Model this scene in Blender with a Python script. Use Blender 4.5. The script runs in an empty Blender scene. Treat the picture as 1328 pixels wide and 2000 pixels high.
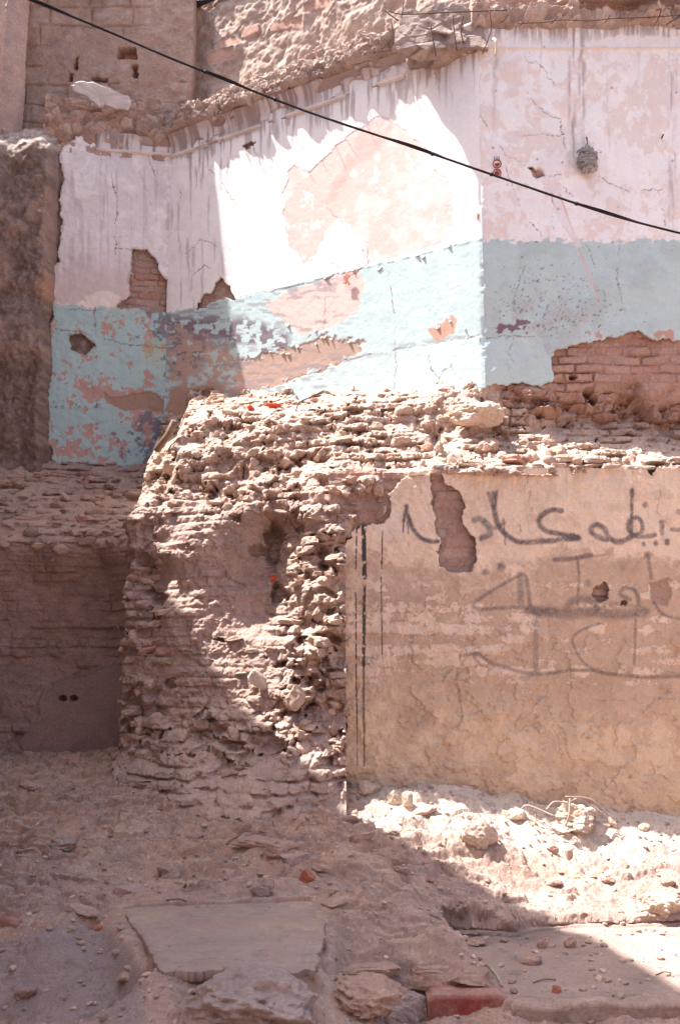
import bpy, math, random
import numpy as np
random.seed(7)
S = bpy.context.scene
COL = S.collection
R = math.radians

# ------------------------------------------------------------------ camera
PITCH = R(8.0); F = 1945.0; CAMZ = 1.6
cam_d = bpy.data.cameras.new('camera')
cam = bpy.data.objects.new('camera', cam_d); COL.objects.link(cam)
cam.location = (0, 0, CAMZ); cam.rotation_euler = (R(90) + PITCH, 0, 0)
cam_d.sensor_fit = 'VERTICAL'; cam_d.sensor_height = 24.0
cam_d.lens = F / 2000.0 * 24.0
cam_d.clip_start = 0.1; cam_d.clip_end = 500
S.camera = cam

# ------------------------------------------------------------------ world, sun, exposure
SUN_EL = R(62); SUN_AZ = R(8)      # from the left, slightly from behind the walls
SD = np.array([-math.cos(SUN_AZ) * math.cos(SUN_EL), math.sin(SUN_AZ) * math.cos(SUN_EL), math.sin(SUN_EL)])
W = bpy.data.worlds.new('World'); S.world = W; W.use_nodes = True
nt = W.node_tree; bg = nt.nodes['Background']
sky = nt.nodes.new('ShaderNodeTexSky'); sky.sky_type = 'NISHITA'; sky.sun_disc = False
sky.sun_elevation = SUN_EL; sky.sun_rotation = math.atan2(SD[0], SD[1])
sky.air_density = 1.0; sky.dust_density = 4.0; sky.ozone_density = 0.6
nt.links.new(sky.outputs[0], bg.inputs[0]); bg.inputs[1].default_value = 0.128
sl = bpy.data.lights.new('sun', 'SUN'); sl.energy = 5.0; sl.angle = R(0.5); sl.color = (1.0, 0.96, 0.92)
so = bpy.data.objects.new('sun', sl); COL.objects.link(so)
from mathutils import Vector
so.rotation_euler = Vector(SD).to_track_quat('Z', 'Y').to_euler(); so.location = (-3, 2, 12)
S.view_settings.view_transform = 'Standard'; S.view_settings.look = 'None'
S.view_settings.gamma = 1.0; S.view_settings.exposure = 1.47
S.cycles.max_bounces = 8; S.cycles.diffuse_bounces = 6

# ------------------------------------------------------------------ pixel <-> world helpers
CP, SP = math.cos(PITCH), math.sin(PITCH)
def at(px, py, Y):
    yc = (1000 - py) / F; t = Y / (CP - yc * SP)
    return np.array([t * (px - 664) / F, Y, CAMZ + t * (SP + yc * CP)])
def atz(px, py, z):
    yc = (1000 - py) / F; t = (z - CAMZ) / (SP + yc * CP)
    return np.array([t * (px - 664) / F, t * (CP - yc * SP), z])
def proj(X, Y, Z):
    dz = Z - CAMZ; d = Y * CP + dz * SP; u = -Y * SP + dz * CP
    return 664 + F * X / d, 1000 - F * u / d

# ------------------------------------------------------------------ noise
def hsh(ix, iy, seed):
    h = (ix.astype(np.int64) * 374761393 + iy.astype(np.int64) * 668265263 + seed * 974634777) & 0xffffffff
    h = ((h ^ (h >> 13)) * 1274126177) & 0xffffffff
    h = (h ^ (h >> 16)) & 0xffffffff
    h = (h * 2246822519) & 0xffffffff
    return ((h ^ (h >> 15)) & 0xffffff) / float(0xffffff)
def vn(x, y, seed=0):
    ix = np.floor(x); iy = np.floor(y); fx = x - ix; fy = y - iy
    fx = fx * fx * fx * (fx * (fx * 6 - 15) + 10); fy = fy * fy * fy * (fy * (fy * 6 - 15) + 10)
    a = hsh(ix, iy, seed); b = hsh(ix + 1, iy, seed); c = hsh(ix, iy + 1, seed); d = hsh(ix + 1, iy + 1, seed)
    return (a + (b - a) * fx) * (1 - fy) + (c + (d - c) * fx) * fy
def fbm(x, y, seed=0, o=5, g=0.5):
    """about -1..1"""
    s = 0; a = 1.0; t = 0
    for k in range(o):
        s = s + a * (vn(x, y, seed + k * 17) * 2 - 1); t += a; a *= g
        x, y = x * 1.62 + y * 1.21 + 3.1, y * 1.62 - x * 1.21 + 7.7
    return s / t * 1.6
def ridged(x, y, seed=0, o=4):
    s = 0; a = 1.0; t = 0
    for k in range(o):
        s = s + a * (1 - np.abs(vn(x, y, seed + k * 17) * 2 - 1) * 1.6); t += a; a *= .5
        x, y = x * 1.62 + y * 1.21 + 3.1, y * 1.62 - x * 1.21 + 7.7
    return s / t
def worley(x, y, seed=0):
    ix = np.floor(x); iy = np.floor(y)
    f1 = np.full(x.shape, 9.0); f2 = np.full(x.shape, 9.0); cid = np.zeros(x.shape)
    for dx in (-1, 0, 1):
        for dy in (-1, 0, 1):
            cx = ix + dx; cy = iy + dy
            h1 = hsh(cx, cy, seed + 1); h2 = hsh(cx, cy, seed + 2)
            d = np.hypot(cx + h1 - x, cy + h2 - y)
            n = d < f1
            f2 = np.where(n, f1, np.minimum(f2, d)); cid = np.where(n, hsh(cx, cy, seed + 3), cid); f1 = np.where(n, d, f1)
    return f1, f2, cid
def ss(a, b, x):
    t = np.clip((x - a) / (b - a), 0, 1); return t * t * (3 - 2 * t)
def bricks(u, z, ch=.068, bl=.24, seed=0, warp=.012, joint=.009):
    """per-point row/brick randoms and a 0..1 body mask (0 in the joints)"""
    z2 = z + warp * fbm(u * 1.3, z * 1.3, seed + 5, 3) + warp * .35 * fbm(u * 7, z * 7, seed + 6, 2)
    row = np.floor(z2 / ch); fz = z2 / ch - row
    u2 = u + hsh(row, row * 0, seed + 9) * bl * 3 + .01 * fbm(u * 6, z * 6, seed + 7, 2)
    c = np.floor(u2 / bl); fu = u2 / bl - c
    e = np.minimum(np.minimum(fu, 1 - fu) * bl, np.minimum(fz, 1 - fz) * ch)
    rnd = hsh(row, c, seed + 11); rnd2 = hsh(row, c, seed + 12)
    return row, fz, rnd, rnd2, ss(joint * .35, joint * 1.3, e + .003 * fbm(u * 40, z * 40, seed + 8, 2))

# ------------------------------------------------------------------ polygons and strokes in photo pixels
def polysd(px, py, pts, m=60):
    """signed distance in pixels, positive inside"""
    pts = np.array(pts, float)
    out = np.full(px.shape, -float(m))
    x0, y0 = pts.min(0) - m; x1, y1 = pts.max(0) + m
    sel = (px > x0) & (px < x1) & (py > y0) & (py < y1)
    if not sel.any(): return out
    X = px[sel]; Y = py[sel]
    d = np.full(X.shape, 1e9); ins = np.zeros(X.shape, bool)
    n = len(pts)
    for i in range(n):
        ax, ay = pts[i]; bx, by = pts[(i + 1) % n]
        ex, ey = bx - ax, by - ay
        t = np.clip(((X - ax) * ex + (Y - ay) * ey) / (ex * ex + ey * ey + 1e-9), 0, 1)
        d = np.minimum(d, np.hypot(X - ax - t * ex, Y - ay - t * ey))
        if ay != by:
            c = ((ay > Y) != (by > Y)) & (X < (bx - ax) * (Y - ay) / (by - ay) + ax)
            ins ^= c
    out[sel] = np.where(ins, np.minimum(d, m), -np.minimum(d, m))
    return out
def linesd(px, py, pts, m=40):
    pts = np.array(pts, float); out = np.full(px.shape, float(m))
    x0, y0 = pts.min(0) - m; x1, y1 = pts.max(0) + m
    sel = (px > x0) & (px < x1) & (py > y0) & (py < y1)
    if not sel.any(): return out
    X = px[sel]; Y = py[sel]; d = np.full(X.shape, float(m))
    for i in range(len(pts) - 1):
        ax, ay = pts[i]; bx, by = pts[i + 1]; ex, ey = bx - ax, by - ay
        t = np.clip(((X - ax) * ex + (Y - ay) * ey) / (ex * ex + ey * ey + 1e-9), 0, 1)
        d = np.minimum(d, np.hypot(X - ax - t * ex, Y - ay - t * ey))
    out[sel] = d
    return out
def smooth_pts(pts, n=6):
    p = np.array(pts, float)
    if len(p) < 3: return p
    q = np.vstack([2 * p[0] - p[1], p, 2 * p[-1] - p[-2]]); out = []
    for i in range(1, len(q) - 2):
        for k in range(n):
            t = k / n
            out.append(.5 * (2 * q[i] + (q[i+1] - q[i-1]) * t + (2*q[i-1] - 5*q[i] + 4*q[i+1] - q[i+2]) * t*t + (-q[i-1] + 3*q[i] - 3*q[i+1] + q[i+2]) * t**3))
    out.append(p[-1]); return np.array(out)
def mix(c, col, m):
    m = np.clip(m, 0, 1)[..., None]
    return c * (1 - m) + np.array(col) * m

# ------------------------------------------------------------------ materials
def surface_mat(name, rough=.92, fine=60, fine_amt=.22, bump=.25, bscale=90, coarse=6, coarse_amt=.16, tint=None, bdist=.01):
    """procedural earth / plaster: layered noise over the regional colour of the surface"""
    m = bpy.data.materials.new(name); m.use_nodes = True; t = m.node_tree; N = t.nodes; L = t.links
    b = N['Principled BSDF']; b.inputs['Roughness'].default_value = rough
    b.inputs['Specular IOR Level'].default_value = .15
    tc = N.new('ShaderNodeTexCoord')
    if tint is None:
        a = N.new('ShaderNodeAttribute'); a.attribute_name = 'Col'; src = a.outputs['Color']
    else:
        a = N.new('ShaderNodeRGB'); a.outputs[0].default_value = (*tint, 1); src = a.outputs[0]
    def noise(scale, detail, amt, src):
        n = N.new('ShaderNodeTexNoise'); n.inputs['Scale'].default_value = scale; n.inputs['Detail'].default_value = detail
        n.inputs['Roughness'].default_value = .65
        L.new(tc.outputs['Object'], n.inputs['Vector'])
        r = N.new('ShaderNodeMapRange'); r.inputs[1].default_value = .3; r.inputs[2].default_value = .7
        r.inputs[3].default_value = 1 - amt; r.inputs[4].default_value = 1 + amt; L.new(n.outputs[0], r.inputs[0])
        v = N.new('ShaderNodeVectorMath'); v.operation = 'SCALE'; L.new(src, v.inputs[0]); L.new(r.outputs[0], v.inputs['Scale'])
        return v.outputs[0], n
    src, _ = noise(coarse, 6, coarse_amt, src)
    src, _ = noise(fine, 8, fine_amt, src)
    L.new(src, b.inputs['Base Color'])
    if bump:
        n = N.new('ShaderNodeTexNoise'); n.inputs['Scale'].default_value = bscale; n.inputs['Detail'].default_value = 6
        n.inputs['Roughness'].default_value = .7; L.new(tc.outputs['Object'], n.inputs['Vector'])
        bp = N.new('ShaderNodeBump'); bp.inputs['Strength'].default_value = bump; bp.inputs['Distance'].default_value = bdist
        L.new(n.outputs[0], bp.inputs['Height']); L.new(bp.outputs[0], b.inputs['Normal'])
    return m
M_EARTH = surface_mat('crumbling_earth', bump=.6, bscale=70)
M_BRICK = surface_mat('dusty_brick', bump=.55, bscale=90)
M_PLASTER = surface_mat('old_plaster', fine=45, fine_amt=.05, bump=.12, bscale=120, coarse=5, coarse_amt=.05, rough=.8, bdist=.003)
M_PAINT = M_PLASTER
M_GRAF = surface_mat('earth_render', fine=80, fine_amt=.12, bump=.3, bscale=110, coarse=7, coarse_amt=.07, bdist=.005)
M_GROUND = surface_mat('trodden_earth', fine=110, fine_amt=.2, bump=.7, bscale=120, coarse=5, coarse_amt=.12)
M_CONC = surface_mat('grey_concrete', tint=(.33, .27, .24), bump=.35, bscale=80)
M_STEEL = surface_mat('rusty_steel', tint=(.10, .055, .04), fine=200, bump=.2)
M_CABLE = surface_mat('black_cable', tint=(.022, .018, .018), rough=.5, fine=200, fine_amt=.3, bump=.1)
M_WOOD = surface_mat('weathered_wood', tint=(.2, .14, .1), fine=60, bump=.3)
M_TERRA = surface_mat('terracotta', tint=(.36, .075, .04), fine=60, bump=.2)
M_RAG = surface_mat('grey_rag', bump=.4, bscale=60)
M_PIPE = surface_mat('pale_pipe', tint=(.6, .5, .4), fine=60, bump=.1)
def tinted(name, c, **k): return surface_mat(name, tint=c, **k)

# ------------------------------------------------------------------ mesh builders
def link(me, name, mat, parent=None, smooth=True):
    o = bpy.data.objects.new(name, me); COL.objects.link(o)
    me.materials.append(mat)
    if smooth: me.shade_smooth()
    else: me.shade_flat()
    if parent is not None: o.parent = parent
    return o
def tag(o, label=None, cat=None, group=None, kind=None):
    if label: o['label'] = label
    if cat: o['category'] = cat
    if group: o['group'] = group
    if kind: o['kind'] = kind
    return o
def empty(name, loc, label=None, cat=None, group=None, rz=0):
    o = bpy.data.objects.new(name, None); COL.objects.link(o); o.location = loc; o.rotation_euler[2] = rz
    o.empty_display_size = .1
    return tag(o, label, cat, group)
def from_arrays(name, verts, faces, mat, parent=None, col=None, smooth=True, loc=None):
    """faces: (n,4) or (n,3) int array"""
    me = bpy.data.meshes.new(name)
    v = np.asarray(verts, np.float32); f = np.asarray(faces, np.int32); k = f.shape[1]
    if loc is not None: v = v - np.asarray(loc, np.float32)
    elif parent is not None: v = v - np.asarray(parent.location[:], np.float32)
    me.vertices.add(len(v)); me.vertices.foreach_set('co', v.ravel())
    me.loops.add(len(f) * k); me.loops.foreach_set('vertex_index', f.ravel())
    me.polygons.add(len(f)); me.polygons.foreach_set('loop_start', np.arange(len(f), dtype=np.int32) * k)
    me.update(calc_edges=True)
    if col is not None:
        a = me.color_attributes.new('Col', 'FLOAT_COLOR', 'POINT')
        c = np.ones((len(v), 4), np.float32); c[:, :3] = col; a.data.foreach_set('color', c.ravel())
    o = link(me, name, mat, parent, smooth)
    if loc is not None: o.location = loc
    return o
def grid_obj(name, P, mat, parent=None, col=None, keep=None, back=None, rimcol=None, smooth=True, loc=None, closed=False):
    """P (nu,nv,3); back = vector: open edges are extruded by it, giving the sheet its thickness"""
    nu, nv = P.shape[:2]
    idx = np.arange(nu * nv).reshape(nu, nv)
    q = np.stack([idx[:-1, :-1], idx[1:, :-1], idx[1:, 1:], idx[:-1, 1:]], -1).reshape(-1, 4)
    if keep is not None:
        k = keep.ravel(); q = q[k[q].all(1)]
    used = np.zeros(nu * nv, bool); used[q.ravel()] = True
    remap = np.cumsum(used) - 1
    v = P.reshape(-1, 3)[used]; q = remap[q]
    c = None if col is None else col.reshape(-1, 3)[used]
    if back is not None:
        n = len(v)
        e = np.concatenate([q[:, [0, 1]], q[:, [1, 2]], q[:, [2, 3]], q[:, [3, 0]]])
        key = e[:, 0].astype(np.int64) * n + e[:, 1]; rkey = e[:, 1].astype(np.int64) * n + e[:, 0]
        be = e[~np.isin(rkey, key)]
        bv = np.unique(be); mp = np.full(n, -1); mp[bv] = np.arange(len(bv)) + n
        v2 = v[bv] + np.asarray(back)
        rim = np.stack([be[:, 1], be[:, 0], mp[be[:, 0]], mp[be[:, 1]]], -1)
        v = np.concatenate([v, v2]); q = np.concatenate([q, rim])
        if c is not None: c = np.concatenate([c, c[bv] if rimcol is None else np.tile(rimcol, (len(bv), 1))])
        if closed:      # close the back with the four outermost corners of the rim
            ctr = v2.mean(0); v = np.concatenate([v, [ctr]]); ci = len(v) - 1
            rb = np.stack([mp[be[:, 0]], mp[be[:, 1]]], -1); 
            fan = np.stack([rb[:, 1], rb[:, 0], np.full(len(rb), ci), np.full(len(rb), ci)], -1)
            # degenerate quads avoided: use midpoints
            mid = (v[rb[:, 0]] * .5 + ctr * .5); mi = np.arange(len(mid)) + len(v)
            v = np.concatenate([v, mid]); 
            # simple triangles written as quads through the midpoint
            fan = np.stack([rb[:, 1], rb[:, 0], mi, np.full(len(rb), ci)], -1)
            q = np.concatenate([q, fan])
            if c is not None: c = np.concatenate([c, np.tile(c[0], (1 + len(mid), 1))])
    return from_arrays(name, v, q, mat, parent, c, smooth, loc)
def tube(name, pts, r, mat, parent=None, n=8, loc=None, smooth=True, taper=1.0):
    pts = np.array(pts, float); m = len(pts)
    tg = np.gradient(pts, axis=0); tg /= np.linalg.norm(tg, axis=1)[:, None] + 1e-9
    ref = np.array([.3, .2, .93]) if abs(tg[0][2]) < .8 else np.array([1., .1, 0])
    vs = []
    for i in range(m):
        a = np.cross(tg[i], ref); a /= np.linalg.norm(a); b = np.cross(tg[i], a)
        rr = r * (1 + (taper - 1) * i / max(1, m - 1))
        for k in range(n):
            w = 2 * math.pi * k / n; vs.append(pts[i] + rr * (math.cos(w) * a + math.sin(w) * b))
    vs += [pts[0], pts[-1]]
    fs = []
    for i in range(m - 1):
        for k in range(n):
            fs.append((i*n+k, i*n+(k+1) % n, (i+1)*n+(k+1) % n, (i+1)*n+k))
    me = bpy.data.meshes.new(name); off = np.array(loc if loc is not None else (parent.location[:] if parent is not None else (0, 0, 0)))
    caps = [(m*n, (k+1) % n, k) for k in range(n)] + [(m*n+1, (m-1)*n+k, (m-1)*n+(k+1) % n) for k in range(n)]
    me.from_pydata([tuple(p - off) for p in vs], [], fs + caps); me.update()
    o = link(me, name, mat, parent, smooth)
    if loc is not None: o.location = loc
    return o

def ico(sub):
    import bmesh
    bm = bmesh.new(); bmesh.ops.create_icosphere(bm, subdivisions=sub, radius=1)
    v = np.array([x.co[:] for x in bm.verts]); f = np.array([[x.index for x in p.verts] for p in bm.faces]); bm.free()
    return v, f
ICO = {k: ico(k) for k in (1, 2, 3, 4, 5)}
def n3(v, sc, seed):
    x, y, z = (v * sc).T
    return (fbm(x + 5, y + z * .7, seed, 3) + fbm(y + 9, z + x * .7, seed + 3, 3) + fbm(z + 2, x + y * .7, seed + 6, 3)) / 2
def rock_arrays(size, seed, sub=3, cuts=9, rough=.1, blocky=False):
    rs = np.random.RandomState(seed); v, f = ICO[sub]; v = v.copy()
    if blocky:
        v = np.sign(v) * np.abs(v) ** .35; v /= np.abs(v).max(); 
    for k in range(cuts):
        n = rs.normal(size=3); n /= np.linalg.norm(n); d = rs.uniform(.55, .85)
        s = v @ n; m = s > d; v[m] -= np.outer(s[m] - d, n) * .93
    v *= 1 + rough * n3(v, 2.2, seed)[:, None] + rough * .5 * n3(v, 6, seed + 1)[:, None]
    return v * np.array(size), f
def rot(v, rx, ry, rz):
    from mathutils import Euler
    m = np.array(Euler((rx, ry, rz)).to_matrix()); return v @ m.T
def rock(name, loc, size, seed, mat, sub=3, cuts=9, rough=.1, rz=0, rx=0, parent=None, blocky=False, smooth=False):
    v, f = rock_arrays(size, seed, sub, cuts, rough, blocky)
    v = rot(v, rx, 0, rz) + np.array(loc)
    return from_arrays(name, v, f, mat, parent, None, smooth, loc=None if parent is not None else loc)
class Bag:
    """collects small solids into one mesh"""
    def __init__(s): s.v = []; s.f = []; s.c = []; s.n = 0
    def add(s, v, f, c):
        s.v.append(v); s.f.append(f + s.n); s.n += len(v)
        s.c.append(np.tile(c, (len(v), 1)) if np.ndim(c) == 1 else c)
    def build(s, name, mat, parent=None, smooth=False, loc=None):
        return from_arrays(name, np.concatenate(s.v), np.concatenate(s.f), mat, parent, np.concatenate(s.c), smooth, loc)

# radial-basis surface through control points
class RBF:
    def __init__(s, xy, val, c=.06):
        s.xy = np.array(xy, float); s.c = c; n = len(s.xy)
        A = np.sqrt(((s.xy[:, None] - s.xy[None]) ** 2).sum(-1) + c * c)
        Pm = np.c_[np.ones(n), s.xy]
        K = np.block([[A - np.eye(n) * -.004, Pm], [Pm.T, np.zeros((3, 3))]])
        s.w = np.linalg.solve(K, np.r_[val, 0, 0, 0])
    def __call__(s, x, y):
        sh = x.shape; x = x.ravel(); y = y.ravel(); o = s.w[-3] + s.w[-2] * x + s.w[-1] * y
        for (a, b), w in zip(s.xy, s.w[:-3]): o += w * np.sqrt((x - a) ** 2 + (y - b) ** 2 + s.c ** 2)
        return o.reshape(sh)

C_DIRT = (.39, .27, .225); C_MUD = (.215, .155, .135); C_BRICK = (.375, .25, .205); C_RED = (.39, .195, .15); C_PALE = (.49, .375, .315)

# ================================================================== GROUND
gc = [(0,1480,.80),(120,1470,.82),(240,1465,.84),(350,1500,.78),(500,1510,.74),(640,1510,.76),(690,1532,.72),(800,1532,.72),(900,1545,.68),(1000,1562,.62),(1150,1585,.55),(1328,1608,.48),
 (0,1600,.55),(150,1580,.62),(300,1600,.58),(450,1600,.58),(600,1600,.6),(700,1600,.55),(0,1700,.42),(150,1700,.42),(300,1700,.42),(450,1700,.42),(600,1690,.45),(700,1700,.42),
 (800,1620,.52),(930,1640,.46),(1050,1610,.50),(1150,1650,.385),(1250,1700,.29),(1328,1700,.285),(900,1700,.34),(1000,1750,.22),(1150,1752,.205),(1328,1750,.20),(850,1755,.27),
 (240,1775,.35),(620,1760,.35),(310,1900,.31),(620,1895,.31),(450,1830,.33),(100,1780,.36),(0,1780,.35),(100,1850,.28),(0,1900,.2),(150,1950,.16),(250,1990,.1),(0,1999,.08),
 (400,1960,.1),(550,1950,.1),(700,1960,.06),(800,1960,.05),(700,1800,.32),(800,1800,.3),(850,1850,.24),(700,1880,.2),(850,1900,.15)]
gp = [atz(*c) for c in gc]
gxy = [(p[0], p[1]) for p in gp]; gz = [p[2] for p in gp]
for x in (-3.2, -1.5, 0, 1.5, 3.2):
    for y, z in ((3.9, 0), (3.0, 0), (8.6, .95), (9.6, 1.0)): gxy.append((x, y)); gz.append(z)
for x, y, z in ((-3.2, 5.2, .36), (-3.2, 6.5, .6), (3.0, 6.0, .21), (3.0, 6.9, .5), (2.5, 4.5, .06), (-3.2, 4.4, .12)): gxy.append((x, y)); gz.append(z)
GR = RBF(gxy, gz, .08)
cut_px = [(866,1822),(1000,1824),(1060,1812),(1110,1807),(1328,1801),(1700,1796),(1700,1949),(985,1949),(985,1940),(930,1903),(882,1880)]
cut_xy = np.array([atz(a, b, .11)[:2] for a, b in cut_px]) * 100     # centimetres, so polysd margins work
slab_px = [(236,1774),(430,1768),(612,1757),(632,1800),(624,1895),(560,1902),(486,1908),(400,1893),(318,1895),(280,1840)]
slab_xy = np.array([atz(a, b, .34)[:2] for a, b in slab_px]) * 100
def ground_z(X, Y, detail=True):
    z = GR(X, Y); z0_ = z
    far = ss(3.6, 3.2, Y); side = ss(3.3, 4.2, np.abs(X)); 
    sd = polysd(X * 100, Y * 100, slab_xy)
    if detail:
        n1 = fbm(X * 1.6, Y * 1.6, 3, 5); 
        slope = ss(4.5, 5.2, Y)
        left = ss(.9, .3, X + (Y - 5.0) * -.18)
        # eroded courses showing in the slope as low broken steps
        zt = z + .02 * n1 + .012 * fbm(X * 5, Y * 5, 8, 3)
        st = .062; fr = zt / st - np.floor(zt / st)
        f1, f2, cid = worley(X * 3.0 + .3 * n1, Y * 7.5, 21)
        terr = (np.floor(zt / st) + ss(.55, .95, fr)) * st
        k = np.clip(left * slope * ss(.25, .6, cid + .25 * n1), 0, 1) * ss(-4, 2, -sd)
        z = zt * (1 - k) + terr * k
        z = z + k * .034 * (cid - .6) * ss(.02, .12, f2 - f1)
        f1, f2, cid = worley(X * 6 + .2 * n1, Y * 11, 31)
        rl = np.clip(ss(6.0, 6.5, Y) + ss(-1.3, -1.9, X) + .25, 0, 1)
        z = z + .030 * rl * left * ss(.68, .72, cid) * ss(.0, .14, f2 - f1) * ss(.0, .1, slope)
        f1, f2, cid = worley(X * 11 + .3 * n1, Y * 17, 36)
        z = z + .016 * rl * (.35 + .65 * left) * ss(.66, .70, cid) * ss(.0, .14, f2 - f1)
        # clods and pebbles
        f1, f2, cid = worley(X * 16, Y * 16, 41)
        z = z + .010 * ss(.45, .1, f1) * ss(.78, .9, cid)
        f1, f2, cid = worley(X * 42, Y * 42, 51)
        z = z + .006 * ss(.45, .05, f1) * ss(.5, .9, cid + .3 * n1)
        z = z + .016 * fbm(X * 9, Y * 9, 61, 4) + .0045 * fbm(X * 38, Y * 38, 71, 3) + .03 * slope * ss(.25, .5, fbm(X * 4, Y * 8, 62, 5)) * ss(-.2, .3, fbm(X * 1.5, Y * 1.5, 63, 3))
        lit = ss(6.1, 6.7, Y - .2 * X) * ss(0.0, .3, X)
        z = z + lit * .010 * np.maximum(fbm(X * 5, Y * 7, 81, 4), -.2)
    # trench with the step
    c = polysd(X * 100, Y * 100, cut_xy)
    if detail: c = c + 1.6 * fbm(X * 3, Y * 3, 91, 3) + .7 * fbm(X * 14, Y * 14, 92, 3)
    k = .80 * ss(-2.2, .6, c + (.8 * fbm(X * 7, Y * 7, 95, 3) if detail else 0)) + .20 * ss(3.2, 4.2, c)
    fl = .105 + (.006 * fbm(X * 4, Y * 4, 93, 3) + .002 * fbm(X * 30, Y * 30, 94, 3) if detail else 0)
    if detail: w_ = .85 * ss(-3.5, -.8, c); z = z * (1 - w_) + z0_ * w_
    z = z * (1 - k) + fl * k
    # bed for the slab
    k = ss(-14, -3, sd) * ss(4.36, 4.46, Y); z = z * (1 - k) + (.353 + .25 * (z - .353)) * k
    sdn = sd - ss(4.42, 4.55, Y) * (2.2 + 2.5 * fbm(X * 5, Y * 5, 98, 4)) if detail else sd
    k = ss(-1.5, .5, sdn); z = z * (1 - k) + (.322 + 0 * Y) * k
    side2 = np.clip(far + side, 0, 1)
    return z * (1 - far) + 0 * far
def ax(a, b, st, lo, hi, g=1.25):
    core = list(np.arange(a, b, st)); d = st; x = core[-1]; r = []
    while x < hi: d *= g; x += d; r.append(x)
    d = st; x = a; l = []
    while x > lo: d *= g; x -= d; l.append(x)
    return np.array(l[::-1] + core + r)
gx = ax(-2.95, 2.95, .0062, -80, 80); gy = ax(3.95, 8.2, .0062, -80, 120)
gy = np.unique(np.round(np.r_[gy, np.arange(5.80, 6.10, .0021)], 5))
X, Y = np.meshgrid(gx, gy, indexing='ij')
Xc = np.clip(X, -3.3, 3.3); Yc = np.clip(Y, 3.1, 9.5)
Z = ground_z(Xc, Yc)
GX, GY, GZ = np.gradient(Z, axis=1) / np.maximum(np.gradient(Y, axis=1), 1e-6), None, None
st_ = ss(.8, 2.5, np.abs(GX)) * (np.abs(X) < 3) * ss(-4, -1, polysd(X * 100, Y * 100, cut_xy)) * (Y > 5.5) * (Y < 6.3)
Yd = Y + st_ * (.022 * fbm(X * 9, Z * 16, 96, 4) + .010 * fbm(X * 28, Z * 34, 97, 3) - .015)
n1 = fbm(X * 1.1, Y * 1.1, 201, 5); n2 = fbm(X * 5, Y * 5, 202, 5); n3_ = fbm(X * 22, Y * 22, 203, 4)
c = np.tile(np.array(C_DIRT), X.shape + (1,)) * 1.0
c = mix(c, (.45, .29, .20), ss(.0, .6, n1) * .6)
c = mix(c, (.30, .205, .17), ss(.1, .8, n2) * .55)
c = mix(c, (.5, .38, .30), ss(.25, .8, fbm(X * 3, Y * 8, 204, 4)) * .5)
c = mix(c, (.66, .565, .475), ss(6.0, 6.4, Y - .15 * X) * ss(.0, .3, X) * .75)  # lighter dust, raised further so the sunlit ground looks whiter
c = mix(c, (.26, .19, .165), ss(.25, .7, n3_) * .5)
c = mix(c, (.48, .36, .30), ss(.3, .8, fbm(X * 30, Y * 36, 208, 4)) * .5)
c = mix(c, (.24, .165, .135), st_ * .6 * ss(-.4, .3, n2))
f1, f2, cid = worley(X * 55, Y * 55, 205)
c = mix(c, (.62, .52, .45), ss(.3, .15, f1) * ss(.93, .97, cid))
c = mix(c, (.2, .13, .1), ss(.3, .15, f1) * ss(.06, .03, cid))
cc = polysd(X * 100, Y * 100, cut_xy); 
c = mix(c, (.36, .265, .225), ss(0, 3, cc) * .9)
c = mix(c, (.22, .165, .145), ss(0, 4, cc) * ss(.1, .6, fbm(X * 2.2, Y * 2.2, 206, 5) + ss(1.45, 1.1, X) * ss(5.2, 5.6, Y)) * .7)
# pale plaster on the left lower mound
px, py = proj(X, Y, Z)
lm = polysd(px + 6 * n2, py + 6 * n2, [(60,1820),(130,1795),(220,1815),(260,1860),(285,1900),(290,2000),(-20,2000),(-20,1840)])
c = mix(c, (.31, .25, .235), ss(0, 14, lm) * .8)
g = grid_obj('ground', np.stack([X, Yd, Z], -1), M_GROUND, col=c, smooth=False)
tag(g, kind='structure')
def ray_ground(px, py):
    lo, hi = 3.0, 9.5
    Ys = np.linspace(3.5, 9.0, 1101)
    yc = (1000 - py) / F; t = Ys / (CP - yc * SP); Xs = t * (px - 664) / F; Zs = CAMZ + t * (SP + yc * CP)
    Gz = ground_z(np.clip(Xs, -3.3, 3.3), Ys)
    i = np.argmax(Zs < Gz)
    return np.array([Xs[i], Ys[i], Gz[i]])

# ================================================================== plane walls
class Wall:
    def __init__(s, a, b):
        s.o = np.array([a[0], a[1], 0.]); d = np.array([b[0] - a[0], b[1] - a[1], 0.]); s.len = np.linalg.norm(d)
        s.t = d / s.len; s.n = np.array([s.t[1], -s.t[0], 0.])
    def pos(s, u, z, h):
        P = s.o + u[..., None] * s.t + h[..., None] * s.n; P[..., 2] = z; return P
    def hit(s, px, py, h=0.0):
        """point where the photo pixel meets the wall plane, h in front of it"""
        yc = (1000 - py) / F; d = np.array([(px - 664) / F, CP - yc * SP, SP + yc * CP]); c = np.array([0, 0, CAMZ])
        o = s.o + s.n * h
        t = np.dot(o - c, s.n) / np.dot(d, s.n); return c + d * t
    def uz(s, px, py):
        p = s.hit(px, py); return np.dot(p - s.o, s.t), p[2]
B_ = (-1.65, 9.2); A_ = (1.11, 7.45)
WL = Wall((-3.35, 8.92), B_); WM = Wall(B_, A_); WR = Wall(A_, (3.7, 7.45)); WG = Wall((-.1, 6.9), (3.6, 6.9))

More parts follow.
